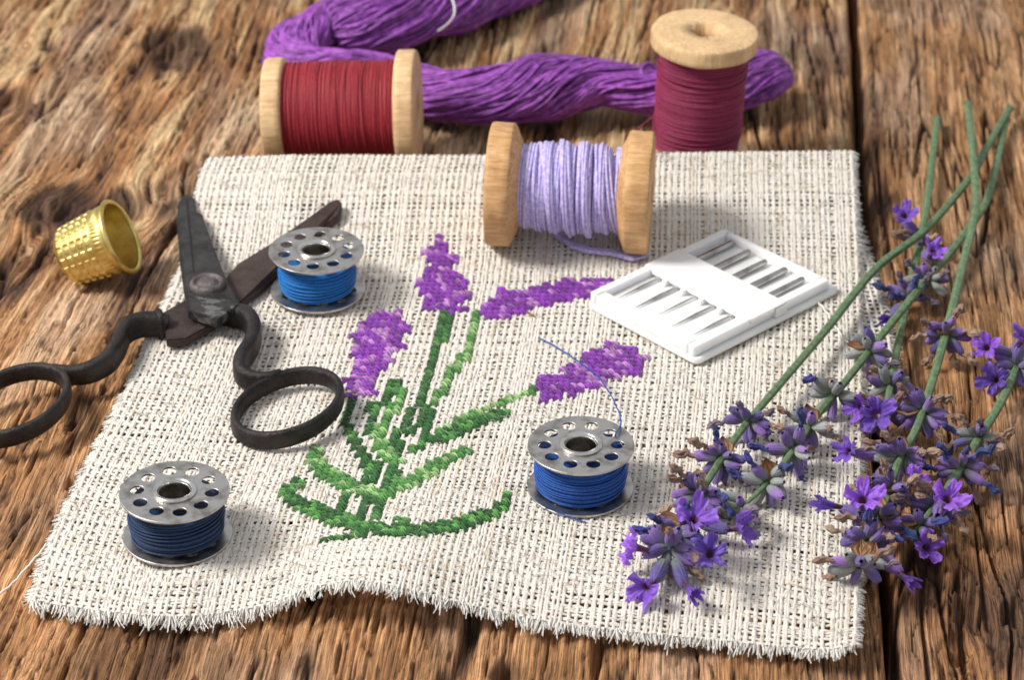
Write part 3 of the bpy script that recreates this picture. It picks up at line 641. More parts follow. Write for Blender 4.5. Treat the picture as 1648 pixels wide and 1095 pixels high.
# ------------------------------------------------------------------ scissors
def m_iron(name, a, b, rust, bare_, metal=.85, rough=.42, rustc=(.10, .05, .035)):
    g = G(name); v = g.obj(); n = g.noise(2.5, v, 6, .65); n2 = g.noise(22, v, 4, .6); n3 = g.noise(7, g.obj((1, 1.6, 1)), 6, .75)
    c = g.ramp(n, [(.35, a), (.65, b)]); c = g.mix(g.ramp(n3, [(.5, GREY(0)), (.62, GREY(rust))]), c, rustc)
    rv = at(346, 496, .66); dv = g.n('VectorMath', {0: v, 1: tuple(rv)}, operation='DISTANCE').outputs['Value']
    bare = g.ramp(g.math('SUBTRACT', g.noise(2.6, g.obj((1, 1.8, 1)), 8, .75), g.math('MULTIPLY', dv, .17)), [(.475, GREY(0)), (.50, GREY(bare_))]); c = g.mix(bare, c, (.27, .265, .26))
    c = g.mix(g.ramp(g.noise(9, v, 6, .8), [(.66, GREY(0)), (.70, GREY(.7))]), c, (.26, .24, .23))
    g.p(Base_Color=c, Metallic=metal, Roughness=g.math('ADD', g.math('MULTIPLY', n2, .35), rough-.15)); g.bump(g.math('ADD', n2, g.math('ADD', n, n3)), .55, .045); return g.m
IRON = m_iron('black_iron', srgb(52, 52, 53), srgb(84, 83, 83), .3, .85); IRONH = m_iron('handle_iron', srgb(42, 41, 42), srgb(66, 64, 64), .35, .0); IRONB = m_iron('rusty_iron', srgb(60, 48, 44), srgb(78, 66, 64), .45, .15, .6, .5); 
sc = thing('scissors', at(335, 470, .1), 'antique black iron scissors lying open across the cloth edge', 'scissors')
def poly_at(pts, z): return [at(x, y, z)[:2] for x, y in pts]
ZB1 = .66
bl1 = [(303, 311), (313, 318), (317, 341), (325, 343), (331, 362), (346, 402), (358, 434), (372, 462), (387, 489), (350, 517), (303, 501), (296, 468), (288, 408), (284, 352), (287, 326), (294, 314)]
me = bm_prism(poly_at(bl1, ZB1), .46, ZB1, .025, 2)
ridge = [(294, 318), (300, 316), (303, 345), (308, 395), (312, 437), (355, 438), (371, 463), (385, 489), (350, 514), (305, 499), (299, 466), (291, 406), (287, 352), (289, 328)]
part('blade', append_mesh(me, bm_prism(poly_at(ridge, ZB1+.05), ZB1-.1, ZB1+.045, .02, 2)), sc, IRON, label='blade with a nicked tip, lying on top')
bl2 = [(362, 448), (382, 424), (440, 388), (500, 346), (532, 322), (545, 319), (551, 327), (547, 345), (520, 366), (470, 418), (420, 462), (392, 482), (345, 520), (300, 545), (268, 548), (262, 502), (300, 480)]
zt = []
for x_, y_ in bl2:
    q_ = cloth_at(x_, y_) if x_ > 360 else np.array([0, 0, 0]); zt.append(max(.40, float(q_[2])+.20))
part('blade', bm_prism([at(x_, y_, z_)[:2] for (x_, y_), z_ in zip(bl2, zt)], [z_-.2 for z_ in zt], zt, .03, 2), sc, IRONB, label='brown rusty blade crossing underneath')
c = at(334, 458, ZB1+.07); t_ = np.linspace(0, 1, 7)
v, q = lathe([(.001, .11), (.12, .115), (.19, .09), (.225, .035), (.255, .04), (.29, .10), (.34, .095), (.385, .03), (.39, -.1)], 40); a = np.arctan2(v[:, 1], v[:, 0]); v = v*(1+.06*pn(a*1.3, v[:, 2]*4, 33))[:, None]; v[:, 2] += .02*pn(v[:, 0]*6, v[:, 1]*6, 34)
part('pivot_rivet', mesh('rivet', (v+c, q)), sc, m_iron('rivet_iron', srgb(88, 80, 82), srgb(112, 104, 106), .4, .0, .6, .5))
def bar(name, pts, ra, rb, mat, n=60, closed=False, sides=20, power=3.2):
    P = np.array([at(x, y, z) for x, y, z in pts])
    if closed: P = resample(np.vstack([P, P[:1]]), n+1)[:-1]
    else: P = resample(P, n)
    s_ = np.linspace(0, 1, n); f = lambda r: r if np.isscalar(r) else np.interp(s_, np.linspace(0, 1, len(r)), r)
    wob = 1+.05*pn(s_*9, s_*0, 35) if not closed else 1
    return tubes(P, (f(ra)*np.ones(n)*wob, f(rb)*np.ones(n)), sides, ref=(0, 0, 1), closed=closed, power=power)
def capped(vq, n, sides):
    V, Q = vq; c0 = V[:sides].mean(0); c1 = V[-sides:].mean(0); V = np.vstack([V, [c0, c1]]); k = len(V); b = (n-1)*sides
    q = [[k-2, (i+1) % sides, i, i] for i in range(0)]
    return V, Q
def oval(cx, cy, rx, ry, z, tilt, n=28):
    c = at(cx, cy, z); out = []
    for k in range(n):
        a = 2*PI*k/n; x, y = rx*math.cos(a), ry*math.sin(a); out.append(c+np.array([x*math.cos(tilt)-y*math.sin(tilt), x*math.sin(tilt)+y*math.cos(tilt), .10*math.sin(a+1)]))
    return resample(np.vstack([out, out[:1]]), 97)[:-1]
rh = bar('h', [(360, 505, .36), (376, 508, .40), (396, 512, .46), (408, 530, .50), (405, 556, .48), (390, 580, .46), (387, 600, .44), (402, 612, .42), (430, 614, .42), (452, 608, .42)], [.19, .19, .17, .17, .16, .155, .155, .14, .12, .09], [.24, .26, .28, .27, .27, .27, .27, .25, .21, .2], IRON)
rr_ = tubes(oval(463, 656, .97, 1.24, .42, -.5), (.088, .20), 16, closed=True, power=2.8)
hp = part('handle', mesh('handle', rh), sc, IRONH, label='handle on the linen'); part('finger_ring', mesh('finger_ring', rr_), hp, IRONH)
lh = bar('h', [(268, 526, .36), (252, 522, .42), (222, 524, .46), (200, 536, .46), (190, 560, .46), (172, 584, .46), (142, 600, .44), (112, 604, .42), (86, 600, .42)], [.18, .19, .17, .155, .155, .155, .145, .13, .09], [.26, .28, .28, .28, .28, .27, .25, .22, .2], IRON)
lr = tubes(oval(24, 652, .98, 1.26, .42, -.35), (.088, .20), 16, closed=True, power=2.8)
col_ = tubes(np.array([at(256, 522, .38)+np.array([-.06, -.02, 0]), at(256, 522, .38), at(256, 522, .38)+np.array([.09, .03, 0])]), ([.22, .30, .22], [.3, .36, .3]), 16, power=3)
hp = part('handle', mesh('handle', join(lh, col_)), sc, IRONH, label='handle on the wood'); part('finger_ring', mesh('finger_ring', lr), hp, IRONH)

# ------------------------------------------------------------------ needle case
def m_plastic():
    g = G('white_plastic'); n = g.noise(3, g.obj(), 4)
    g.p(Base_Color=g.ramp(n, [(.3, (.80, .80, .80)), (.7, (.86, .86, .86))]), Roughness=.34); g.b.inputs['Subsurface Weight'].default_value = .6
    g.b.inputs['Subsurface Radius'].default_value = (.12, .12, .13); g.b.inputs['Subsurface Scale'].default_value = 1.6; return g.m
PLA = m_plastic()
Lc, Bc, Rc, Tc = [cloth_at(*p) for p in ((946, 493), (1121, 588), (1352, 470), (1185, 392))]
zc = .16; Lc, Bc, Rc = at(946, 493, zc), at(1121, 590, zc), at(1352, 472, zc)
ey = Rc-Bc; LB = np.linalg.norm(ey); ey = ey/LB; ex = np.array([-ey[1]*-1, ey[0]*-1, 0]); 
LA = np.dot(Bc-Lc, ex)
if LA < 0: ex = -ex; LA = -LA
org = Bc-ex*LA; org[2] = zc
cm = Matrix((ex, ey, (0, 0, 1))).transposed().to_4x4()
if cm.determinant() < 0: pass
cm.translation = Vector(org)
case = thing('needle_case', org, 'white plastic sewing machine needle case with two open windows', 'needle case')
def cl(x, y, z=0): return np.array(org)+np.array(ex)*x+np.array(ey)*y+np.array([0, 0, z])
def rrect(x0, y0, x1, y1, r, n=5):
    out = []
    for cx, cy, a0 in ((x1-r, y1-r, 0), (x0+r, y1-r, PI/2), (x0+r, y0+r, PI), (x1-r, y0+r, 1.5*PI)):
        for k in range(n+1): a = a0+PI/2*k/n; out.append((cx+r*math.cos(a), cy+r*math.sin(a)))
    return out
def cprism(loop, z0, z1, bev=.03): return bm_prism([cl(x, y)[:2] for x, y in loop], zc+z0, zc+z1, bev, 2)
part('base_plate', cprism(rrect(0, 0, LA, LB, .16), 0, .13), case, PLA)
HT = .37
def ring_frame():
    """frame body with two windows, closed surface"""
    x0, x1, y0, y1 = .05, LA-.13, .06, LB-.22
    wx0, wx1 = x0+.2, x1-.22; ya0, ya1, yb0, yb1 = y0+.28, y0+(y1-y0)*.40, y0+(y1-y0)*.66, y1-.16
    m = cprism(rrect(x0, y0, wx0, y1, .07), .132, HT)
    append_mesh(m, cprism(rrect(wx1, y0, x1, y1, .07), .133, HT))
    append_mesh(m, cprism(rrect(wx0-.03, y0+.002, wx1+.03, ya0, .05), .134, HT-.005)); append_mesh(m, cprism(rrect(wx0-.03, yb1, wx1+.03, y1-.002, .05), .134, HT-.005))
    return m, (wx0, wx1, ya0, ya1, yb0, yb1)
fm, (wx0, wx1, ya0, ya1, yb0, yb1) = ring_frame()
part('frame', fm, case, PLA)
band = cprism(rrect(.02, ya1, LA-.10, yb0, .05), 0.26, HT+.02); append_mesh(band, cprism(rrect(LA-.17, yb0-.35, LA-.06, yb0+.02, .03), .131, HT-.03, .015))
part('cover_band', band, case, PLA)
part('tray_floor', cprism(rrect(wx0-.05, ya0-.05, wx1+.05, yb1+.05, .03), .10, .20), case, PLA)
NEED = m_steel('needle_steel', (.55, .54, .53), .2)
tips = [(998, 481), (1021, 488), (1051, 498), (1078, 516), (1113, 536)]; ends = [(1184, 399), (1222, 419), (1252, 435), (1281, 451), (1311, 464)]
nl = ['needle lying first from the lavender spool side of the case', 'flat-tipped needle second from the lavender spool side of the case', 'slimmest needle in the middle of the white case', 'needle second from the lavender sprig side of the case', 'needle nearest the lavender sprigs in the white case']
for k in range(5):
    x_t = wx0+(wx1-wx0)*(k+.42)/5; x_e = wx0+(wx1-wx0)*(k+.5)/5
    y_t = ya0+[.12, .05, .24, .10, .18][k]; y_e = yb1-[.06, .10, .16, .10, .14][k]
    a, b = cl(x_t, y_t, .235), cl(x_e, y_e, .29); L_ = np.linalg.norm(b-a)
    nd = thing('machine_needle', b, nl[k], 'needle', 'needles in the white case'); nd.matrix_world = axis_mat(b, a)
    rs = .078 if k != 2 else .07
    v, q = lathe([(.001, 0), (rs*.75, .0), (rs, .035), (rs, L_*.36), (rs*.8, L_*.42), (rs*.55, L_*.46)], 20); v[:, 1] = np.where(v[:, 1] > rs*.75, rs*.75, v[:, 1]); part('shank', mesh('shank', (v, q)), nd, NEED, local=True)
    rb_ = [.027, .031, .02, .028, .028][k]
    tt = np.linspace(0, 1, 16); pr = [(rb_*(1 if t < .55 else max(1-((t-.55)/.45)**1.7, .03))*(1+.25*math.exp(-((t-.6)/.12)**2)), L_*(.455+.545*t)) for t in tt]
    v, q = lathe(pr, 14); part('shaft', mesh('shaft', (v, q)), nd, NEED, local=True)
for k in range(5):
    x = wx0+(wx1-wx0)*(k+.92)/5.0
    part('peg', cprism(rrect(x-.055, ya1-.14, x+.055, ya1-.02, .05), .205, .34, .02), case, PLA)

# ------------------------------------------------------------------ lavender
def m_stem():
    g = G('lavender_stem'); v = g.obj(); n = g.noise(8, v, 4); n2 = g.noise(120, v, 2)
    c = g.ramp(n, [(.3, srgb(72, 100, 62)), (.7, srgb(122, 150, 106))]); c = g.mix(.35, c, g.ramp(n2, [(.35, GREY(.7)), (.65, GREY(1.3))]), 'MULTIPLY')
    g.p(Base_Color=c, Roughness=.65, Sheen_Weight=.08, Sheen_Roughness=.5); g.bump(n2, .8, .02); return g.m
def m_attr(name, rough, sheen, bumps, transl=0.0, hue=.04, nscale=25):
    g = G(name); v = g.obj(); n = g.noise(nscale, v, 4); n2 = g.noise(bumps, v, 2)
    r = g.rand(); hs = g.n('HueSaturation', {'Color': g.attr('col'), 'Hue': g.math('ADD', g.math('MULTIPLY', r, hue), .5-hue/2), 'Value': g.math('ADD', g.math('MULTIPLY', r, .5), .78)}).outputs[0]
    c = g.mix(.6, hs, g.ramp(n, [(.3, GREY(.6)), (.7, GREY(1.3))]), 'MULTIPLY')
    g.p(Base_Color=c, Roughness=rough, Sheen_Weight=sheen, Sheen_Roughness=.5)
    if transl:
        tr = g.n('BsdfTranslucent', {'Color': c}); mx = g.n('MixShader', {0: transl}); g.t.links.new(g.b.outputs[0], mx.inputs[1]); g.t.links.new(tr.outputs[0], mx.inputs[2])
        g.t.links.new(mx.outputs[0], g.t.nodes['Material Output'].inputs[0])
    g.bump(n2, .5, .02); return g.m
STEM = m_stem(); CALYX = m_attr('calyx', .8, .25, 90, 0, .05); PETAL = m_attr('petal', .5, .25, 30, .3, .03, 12); DRY = m_attr('dry_bloom', .85, .2, 40, 0, .03); BRACT = m_attr('dry_bract', .75, .1, 50, .15, .02)
def bud_mesh(kind, seed):
    rg = np.random.default_rng(seed); L = 1.0; nt, na = 14, 39; t = np.linspace(0, 1, nt); a = np.arange(na)*2*PI/na
    r = .19*np.interp(t, [0, .08, .25, .5, .75, .92, 1], [.3, .62, .9, 1.0, .92, .72, .35]); r[0] *= .5
    Rr = r[:, None]*(1.08+.03*(seed % 3))*(1+.10*np.cos(13*a)[None]*np.sin(PI*np.clip(t*1.05, 0, 1))[:, None])*(1+.06*pn(a*0.8, a*0, seed))[None]
    bend = .10*rg.normal()*t**2; z = (t*L)[:, None]+np.zeros((nt, na)); z[-2:] += .035*np.cos(5*a)[None]
    V = np.stack([Rr*np.cos(a)+bend[:, None], Rr*np.sin(a), z], -1)
    gr = np.array(srgb(150, 160, 138)); gg = np.array(srgb(122, 140, 108)); pu = np.array(srgb(130, 104, 172)); dp = np.array(srgb(80, 58, 128))
    k = {'green': .4, 'mixed': 1.3, 'purple': 2.2}[kind]
    m = np.clip(smooth(.15, 1.0, t)[:, None]*k+.25*pn(a*1.1+2, a*0, seed+3)[None]+.28*np.cos(13*a)[None]-(.1 if kind == 'green' else -.28), 0, 1)
    base = (gr if kind == 'green' else gg*.9); C = base[None, None]*(1-m[..., None])+(pu if kind != 'purple' else pu*.55+dp*.45)[None, None]*m[..., None]
    i = np.arange(nt*na).reshape(nt, na); Q = np.stack([i[:-1], np.roll(i[:-1], -1, 1), np.roll(i[1:], -1, 1), i[1:]], -1).reshape(-1, 4)
    nh = 170; ti = rg.integers(1, nt-1, nh); ai = rg.integers(0, na, nh); b0 = V[ti, ai]; ctr = np.stack([bend[ti], 0*ti, z[ti, 0]], -1)
    hd = norm(b0-ctr)+np.array([0, 0, .5])+rg.normal(0, .3, (nh, 3)); hv, hq = tubes(np.stack([b0, b0+norm(hd)*rg.uniform(.03, .075, nh)[:, None]], 1), np.array([[.006, .002]]), 3, ref=(.3, .2, .9))
    hc = np.repeat(C[ti, ai]*.7+np.array([.55, .5, .66])*.3, 6, 0); vq = join((V.reshape(-1, 3), Q), (hv, hq))
    me = mesh('bud', vq, col=np.vstack([C.reshape(-1, 3), hc])); me.materials.append(CALYX); return me
BUDS = {k: [bud_mesh(k, 300+i*7+j) for j in range(3)] for i, k in enumerate(('green', 'mixed', 'purple'))}
def corolla_mesh(seed, open_=1.0):
    rg = np.random.default_rng(seed); ns, na = 13, 90; s = np.linspace(0, 1, ns)[:, None]; a = (np.arange(na)*2*PI/na)[None]
    lob = np.abs(np.cos(2.5*a+.0)); k = np.floor((a/(2*PI)*5+.5) % 5).astype(int); size = np.array([1.18, .92, .82, .95, 1.12])[k]*(1+.06*rg.normal(size=5))[k]
    Rm = .40*size*(.40+.60*np.clip(lob*1.25, 0, 1)**.75)*(1+.10*pn(a*3.1, a*0, seed+5))
    ru = .11*pn(a*2.1*np.ones_like(s), s*2.2+np.zeros_like(a), seed)+.09*pn(a*4.5*np.ones_like(s), s*4+np.zeros_like(a), seed+9)+.006*np.cos(a*15+seed)
    tube = np.clip(s/.35, 0, 1); fl = np.clip((s-.35)/.65, 0, 1)
    r = .055+.03*tube+fl*(Rm-.085)*open_; z = -.30+.30*tube+fl*(.30*(1-fl*.62)*(2-open_))+.07*lob*fl**2+ru*fl**2*1.5+(1-open_)*.4*fl
    z = z+.10*(lob-.5)*fl**2-.10*np.array([1.2, .3, -.3, -.2, 1.0])[k]*fl**2*0
    V = np.stack([r*np.cos(a), r*np.sin(a), z+0*a], -1)
    pv = np.array(srgb(118, 70, 190)); pl = np.array(srgb(146, 98, 212)); pd = np.array(srgb(84, 44, 152)); cen = np.array(srgb(90, 40, 60))
    vein = (.5+.5*np.cos(a*25))*(1-fl)*.35; C = pv*(1-fl[..., None])+pl*fl[..., None]+0*a[..., None]; m = np.clip(vein, 0, 1)[..., None]; C = C*(1-m)+pd*m
    f = smooth(.14, .0, fl)[..., None]*np.ones_like(a)[..., None]; C = C*(1-f*.9)+cen*f*.9
    i = np.arange(ns*na).reshape(ns, na); Q = np.stack([i[:-1], np.roll(i[:-1], -1, 1), np.roll(i[1:], -1, 1), i[1:]], -1).reshape(-1, 4)
    me = mesh('flower', (V.reshape(-1, 3), Q), col=C.reshape(-1, 3)); me.materials.append(PETAL); return me
FLOW = [corolla_mesh(400+j) for j in range(4)]; HALF = [corolla_mesh(420+j, .45) for j in range(2)]
def wither_mesh(colr, seed):
    nt, na = 12, 24; t = np.linspace(0, 1, nt)[:, None]; a = (np.arange(na)*2*PI/na)[None]
    r = .105*np.interp(t, [0, .2, .55, .85, 1], [.6, .6, .95, .9, .1])*(1+.6*pn(a*1.6+t*2, t*4+0*a, seed)+.3*np.cos(a*6+t*7+seed))
    V = np.stack([r*np.cos(a)+.10*pn(t*3, t*0, seed+1), r*np.sin(a)+.10*pn(t*3, t*0, seed+2), t*.66+.09*pn(a*2, t*3, seed+3)*t], -1)
    m = (.5+.5*pn(a*3+t, t*5+0*a, seed+4))[..., None]; C = np.array(colr)*(1-m)*.55+np.array(colr)*1.25*m
    i = np.arange(nt*na).reshape(nt, na); Q = np.stack([i[:-1], np.roll(i[:-1], -1, 1), np.roll(i[1:], -1, 1), i[1:]], -1).reshape(-1, 4)
    me = mesh('withered_tip', (V.reshape(-1, 3), Q), col=C.reshape(-1, 3)); me.materials.append(DRY); return me
TIPB = [wither_mesh(srgb(152, 122, 104), 500+j) for j in range(3)]; TIPU = [wither_mesh(srgb(54, 62, 128), 520+j) for j in range(3)]; TIPG = [wither_mesh(srgb(120, 104, 118), 540+j) for j in range(2)]
def bract_mesh(seed):
    m, n = 10, 19; y = np.linspace(0, 1, m)[:, None]; x = np.linspace(-1, 1, n)[None]
    wd = .30*np.interp(y, [0, .25, .6, .8, 1], [.3, .8, 1.0, .45, .02]); z = .035*np.cos(x*PI*4.5)*y+.18*x**2*wd+.12*y**2+.03*pn(x*2+0*y, y*2+0*x, seed)
    V = np.stack([wd*x, y*.5+0*x, z], -1); vein = smooth(.3, .9, np.cos(x*PI*4.5))*np.ones_like(y)
    C = np.array(srgb(168, 122, 80))*(1-vein[..., None])+np.array(srgb(92, 62, 44))*vein[..., None]; e = smooth(.8, 1, np.abs(x))*np.ones_like(y); C = C*(1-.6*e[..., None])
    me = mesh('bract', grid(V), col=C.reshape(-1, 3)); me.materials.append(BRACT); return me
BRACTS = [bract_mesh(600+j) for j in range(2)]
class Sprig:
    def __init__(s, path, label, floor):
        s.q = []; s.fl = []
        P = np.array([at(*p) if p[3:] == () else cloth_at(p[0], p[1], p[2]) for p in path]); s.px = np.array([p[:2] for p in path], float)
        n = 110; s.P = resample(P, n); s.th = thing('lavender_sprig', s.P[0], label, 'lavender', 'lavender sprigs lying at the right')
        a = np.arange(16)*2*PI/16; R = .082*np.interp(np.linspace(0, 1, n), [0, .55, .9, 1], [1, 1.02, .8, .45])
        V, Q = tubes(s.P, R[None], 16)
        ctr = np.repeat(s.P, 16, 0); V = ctr+(V-ctr)*(1+.17*np.cos(5*np.tile(a, n)))[:, None]
        V = np.vstack([V, s.P[:1], s.P[-1:]]); k = len(V); e0 = [[k-2, i, (i+1) % 16, (i+1) % 16] for i in range(16)]
        me = mesh('stem', (V, Q)); part('stem', me, s.th, STEM)
        capv, capq = lathe([(.001, 0), (.104, 0)], 16)
        m0 = frame(s.P[0]-norm(s.P[1]-s.P[0])*.001, -(s.P[1]-s.P[0])); cm_ = mesh('cut_end', (capv, capq)); part('cut_end', cm_, s.th, STEM, m=Matrix.Translation(-s.th.location) @ m0)
    def add(s, name, me, loc, d, roll=0, scale=1, parent=None):
        o = bpy.data.objects.new(name, me); COL.objects.link(o); o.parent = parent or s.th
        M = frame(np.asarray(loc)-np.array(s.th.location), d, roll, scale)
        o.matrix_basis = M if parent is None else parent.matrix_basis.inverted() @ M
        return o
    def bud(s, base, d, L=.45, kind='mixed', tip=None):
        fat = random.uniform(.95, 1.2); b = s.add('bud', random.choice(BUDS[kind]), base, d, random.uniform(0, 6), L)
        pass
        e = np.asarray(base)+norm(np.asarray(d, float))*L*.93
        if tip == 'brown': s.add('withered_tip', random.choice(TIPB), e, np.asarray(d)+rng.normal(0, .25, 3), random.uniform(0, 6), random.uniform(.5, .72), b)
        if tip == 'blue': s.add('withered_tip', random.choice(TIPU), e, np.asarray(d)+rng.normal(0, .25, 3), random.uniform(0, 6), random.uniform(.5, .72), b)
        if tip == 'grey': s.add('withered_tip', random.choice(TIPG), e, np.asarray(d)+rng.normal(0, .25, 3), random.uniform(0, 6), random.uniform(.45, .65), b)
        return b, e
    def near(s, px, py):
        pp = proj(s.P); k = ((pp-np.array([px, py]))**2).sum(-1).argmin(); return s.P[k], norm(s.P[min(k+1, len(s.P)-1)]-s.P[max(k-1, 0)])
    def whorl(s, *a, **k): s.q.append((a, k))
    def done(s):
        for a, k in s.q: s.whorl_(*a, **k)
    def whorl_(s, px, py, n, kinds, tips, spread=1.0, L=.44, bracts=1, up=.1):
        n += 3; L *= .92
        c, T = s.near(px, py); n1 = norm(np.cross(T, [0, 0, 1.0])); n2 = np.cross(n1, T); a0 = random.uniform(0, 6)
        for k in range(n):
            a = a0+2*PI*k/n+random.uniform(-.25, .25); rad = n1*math.cos(a)+n2*math.sin(a)*.8
            n_ = n; d = rad*spread+T*random.uniform(.25, .75)+np.array([0, 0, up]); base = c+rad*.07+T*random.uniform(-.14, .14)
            d = norm(d); l = L*random.uniform(.85, 1.18)
            zt = base[2]+d[2]*l
            if zt < .22: d[2] += (.22-zt)/l; d = norm(d)
            tp_ = random.choice(tips); e_ = base+d*l*1.2
            if any(np.linalg.norm(e_-f) < .32 or np.linalg.norm(base+d*l*.7-f) < .22 for f in s.fl): continue
            s.bud(base, d, l, random.choice(kinds), tp_)
        for k in range(bracts):
            a = random.uniform(.2, PI-.2); rad = n1*math.cos(a)+n2*math.sin(a)
            s.add('bract', random.choice(BRACTS), c+rad*.08-T*.05, T*.1+rad*.5+np.array([0, 0, .6]), math.atan2(rad[1], rad[0])+random.uniform(-.6, .6), random.uniform(.75, .95))
    def flower(s, px, py, z, d, src=None, scale=.92, half=False, kind='purple'):
        """corolla centred at px with facing d, on a calyx rooted at src px"""
        c = at(px, py, z); s.fl.append(c); d = norm(np.asarray(d, float)); b, T = s.near(*(src or (px, py)))
        root = b; e = c-d*.28*scale; v = e-root; L = min(max(np.linalg.norm(v), .3), .62); dd = norm(v)
        s.bud(e-dd*L*.9, dd, L, kind, None)
        s.add('flower', random.choice(HALF if half else FLOW), c, d, random.uniform(0, 6), scale*.88)
grn, mix_, pur = ['green', 'green', 'mixed'], ['mixed', 'purple', 'mixed', 'green'], ['purple', 'purple', 'mixed']
no, br, bl, gy = [None], [None, 'brown', 'brown', None], [None, 'blue', 'blue', 'brown'], ['grey', 'brown', 'grey', None]
X = (1,)
# E: far right sprig on the wood
E = Sprig([(1662, 515, .3), (1642, 572, .42), (1615, 640, .42), (1572, 712, .42), (1539, 765, .45), (1505, 815, .48), (1470, 858, .45)], 'lavender sprig at the right edge whose stem runs off the photo', 0)
E.flower(1588, 560, .8, (-.5, -.5, .8), (1640, 570)); E.flower(1602, 612, .55, (-.3, -.9, .5), (1632, 600)); E.flower(1645, 548, .9, (.4, -.2, .8), (1650, 550))
E.whorl(1634, 590, 5, pur, no, 1, .45, 0); E.whorl(1575, 705, 6, mix_, ['blue', 'grey', None, 'brown'], 1.1, .46, 0); E.whorl(1547, 752, 7, pur+['mixed'], ['blue', 'brown', 'blue', 'grey'], 1.1, .46, 2)
E.flower(1524, 805, .95, (.1, -.35, .9), (1510, 805), 1.05); E.flower(1490, 882, .3, (.2, -.85, .45), (1500, 840), .9); E.whorl(1508, 812, 6, pur, ['grey', None, 'brown'], 1, .45, 0); E.whorl(1482, 850, 5, pur, ['brown', None, 'blue'], 1, .42, 1)
# D: thin sprig, mostly under the others
Dv = Sprig([(1509, 191, .13), (1490, 343, .14), (1473, 425, .15), (1455, 510, .18), (1439, 588, .3), (1430, 640, .4), (1420, 690, .45)], 'lavender sprig with the leftmost cut stem end, passing under the other stems', 0)
Dv.flower(1456, 348, .75, (-.15, -.5, .85), (1478, 385), .85); Dv.flower(1501, 405, .85, (.35, -.3, .9), (1486, 392), .85); Dv.whorl(1480, 388, 4, mix_, ['brown', 'brown', None], 1, .40, 0)
Dv.whorl(1463, 472, 7, ['purple', 'mixed', 'purple'], ['blue', None, 'grey', None], 1.2, .44, 0); Dv.flower(1432, 512, .25, (-.5, -.7, .2), (1462, 480), .7, True)
Dv.whorl(1435, 615, 7, mix_+['green'], [None, 'brown', None], 1.1, .46, 2); Dv.whorl(1424, 665, 6, pur, ['brown', None, None], 1.1, .46, 1)
Dv.flower(1410, 668, .75, (-.3, -.7, .6), (1425, 650), 1.15); Dv.flower(1385, 655, .55, (-.8, -.4, .35), (1420, 650), .9)
# B
Bv = Sprig([(1619, 193, .14), (1593, 309, .2), (1567, 356, .24), (1525, 412, .32), (1495, 446, .42), (1422, 536, .55), (1361, 614, .6), (1318, 665, .62), (1290, 705, .62), (1262, 745, .58), (1228, 785, .52), (1196, 815, .45)], 'lavender sprig of grey green buds, second from the bottom left flower tip', 0)
Bv.whorl(1497, 445, 7, grn, [None, None, 'grey'], 1.1, .46, 1); Bv.whorl(1402, 560, 7, grn+['mixed'], [None, None, 'grey'], 1.1, .48, 1); Bv.whorl(1342, 637, 7, grn+['mixed', 'purple'], ['blue', None, None], 1.1, .48, 1)
Bv.whorl(1303, 686, 6, grn+['mixed'], ['blue', None, 'brown'], 1.2, .48, 1); Bv.whorl(1280, 722, 6, ['mixed', 'purple', 'green'], [None, 'blue', None], 1.1, .46, 0); Bv.whorl(1236, 776, 7, grn, [None, 'blue', None], 1.15, .46, 2); Bv.whorl(1200, 812, 6, grn+['mixed'], [None, None, 'grey'], 1.0, .46, 0)
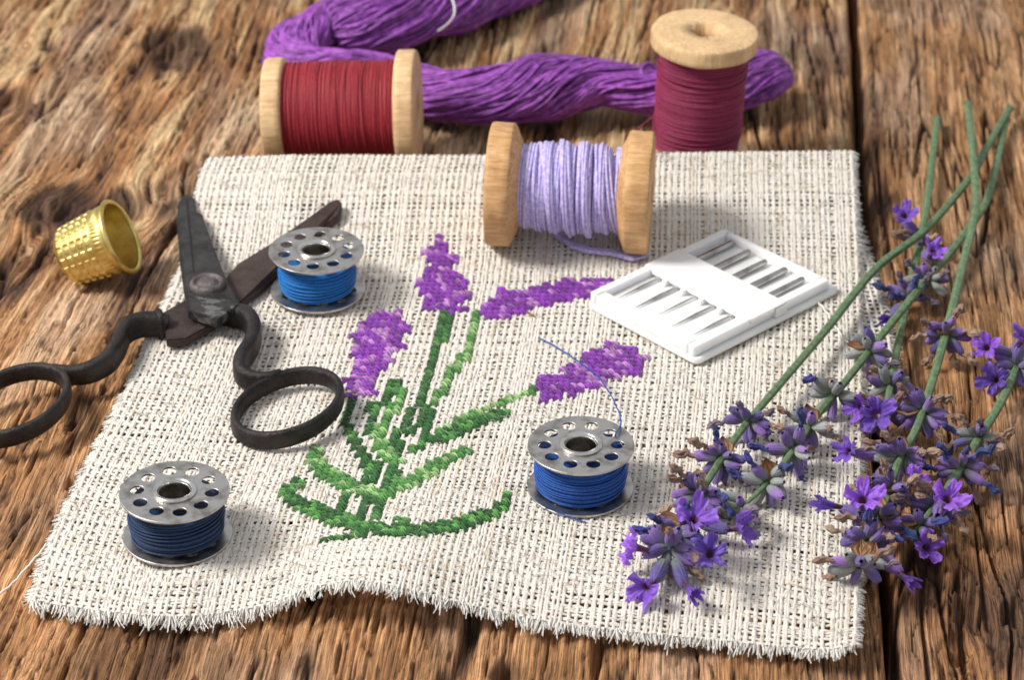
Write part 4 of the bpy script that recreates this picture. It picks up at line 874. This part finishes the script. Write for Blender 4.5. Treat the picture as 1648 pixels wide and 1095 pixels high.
# A
Av = Sprig([(1625, 174, .2), (1588, 238, .32), (1560, 287, .4), (1490, 369, .46), (1409, 433, .48), (1330, 530, .52), (1254, 620, .6), (1195, 690, .66), (1148, 760, .68), (1110, 825, .68), (1078, 880, .66)], 'lavender sprig with the longest stem, its open flower tip lying lowest on the linen', 0)
Av.whorl(1203, 676, 8, pur, gy, 1.2, .44, 0); Av.whorl(1153, 735, 9, pur, ['grey', 'brown', 'blue', None], 1.2, .44, 2); Av.whorl(1122, 795, 9, pur, ['blue', 'blue', 'brown', None], 1.2, .44, 2)
Av.whorl(1094, 850, 8, pur, ['blue', None, 'brown', None], 1.1, .44, 2); Av.whorl(1078, 885, 8, pur, ['brown', None, None], 1.25, .46, 1)
Av.flower(1116, 838, 1.15, (.05, -.25, .95), (1100, 850), 1.05); Av.flower(1142, 893, .9, (.35, -.45, .8), (1090, 878), 1.05); Av.flower(1024, 882, .8, (-.9, -.1, .35), (1075, 880), .95); Av.flower(1040, 945, .5, (-.6, -.7, .1), (1072, 890), .95); Av.flower(1108, 948, .42, (.3, -.85, .1), (1082, 890), .8, True); Av.flower(1188, 850, .6, (.75, -.2, .3), (1110, 840), 1.0)
# C
Cv = Sprig([(1558, 167, .62), (1568, 270, .7), (1570, 339, .7), (1546, 442, .68), (1525, 528, .66), (1499, 620, .66), (1475, 690, .72), (1448, 740, .74), (1428, 800, .7), (1402, 860, .62), (1382, 915, .55)], 'lavender sprig with the middle cut stem end, its dense spike ending at the cloth corner', 0)
Cv.whorl(1521, 535, 9, pur+['green'], ['brown', 'brown', None], 1.2, .44, 1); Cv.whorl(1484, 660, 9, pur+['mixed'], br, 1.2, .46, 1); Cv.whorl(1450, 730, 9, mix_+['purple'], ['brown', 'brown', None], 1.25, .48, 1)
Cv.whorl(1428, 785, 9, pur, ['grey', 'brown', None], 1.15, .46, 2); Cv.whorl(1415, 825, 8, pur+['mixed'], ['blue', 'brown', None], 1.2, .46, 2); Cv.whorl(1398, 868, 9, pur+['mixed'], ['brown', 'blue', None, None], 1.25, .48, 1); Cv.whorl(1384, 910, 8, mix_+['purple'], ['brown', None, None, 'grey'], 1.25, .48, 2)
Cv.flower(1388, 806, 1.15, (-.05, -.3, .95), (1415, 815), 1.1); Cv.flower(1366, 728, .7, (-.8, -.3, .5), (1445, 725), .9); Cv.flower(1470, 775, .8, (.5, -.1, .8), (1435, 775), .9); Cv.flower(1342, 815, .8, (-.9, -.2, .3), (1405, 835), .8, True); Cv.flower(1455, 930, .3, (.5, -.85, 0), (1400, 880), .7, True)
for q_ in (E, Dv, Bv, Av, Cv): q_.done()
print('done objects', len(bpy.data.objects), 'tris', sum(len(m.polygons)*2 for m in bpy.data.meshes))
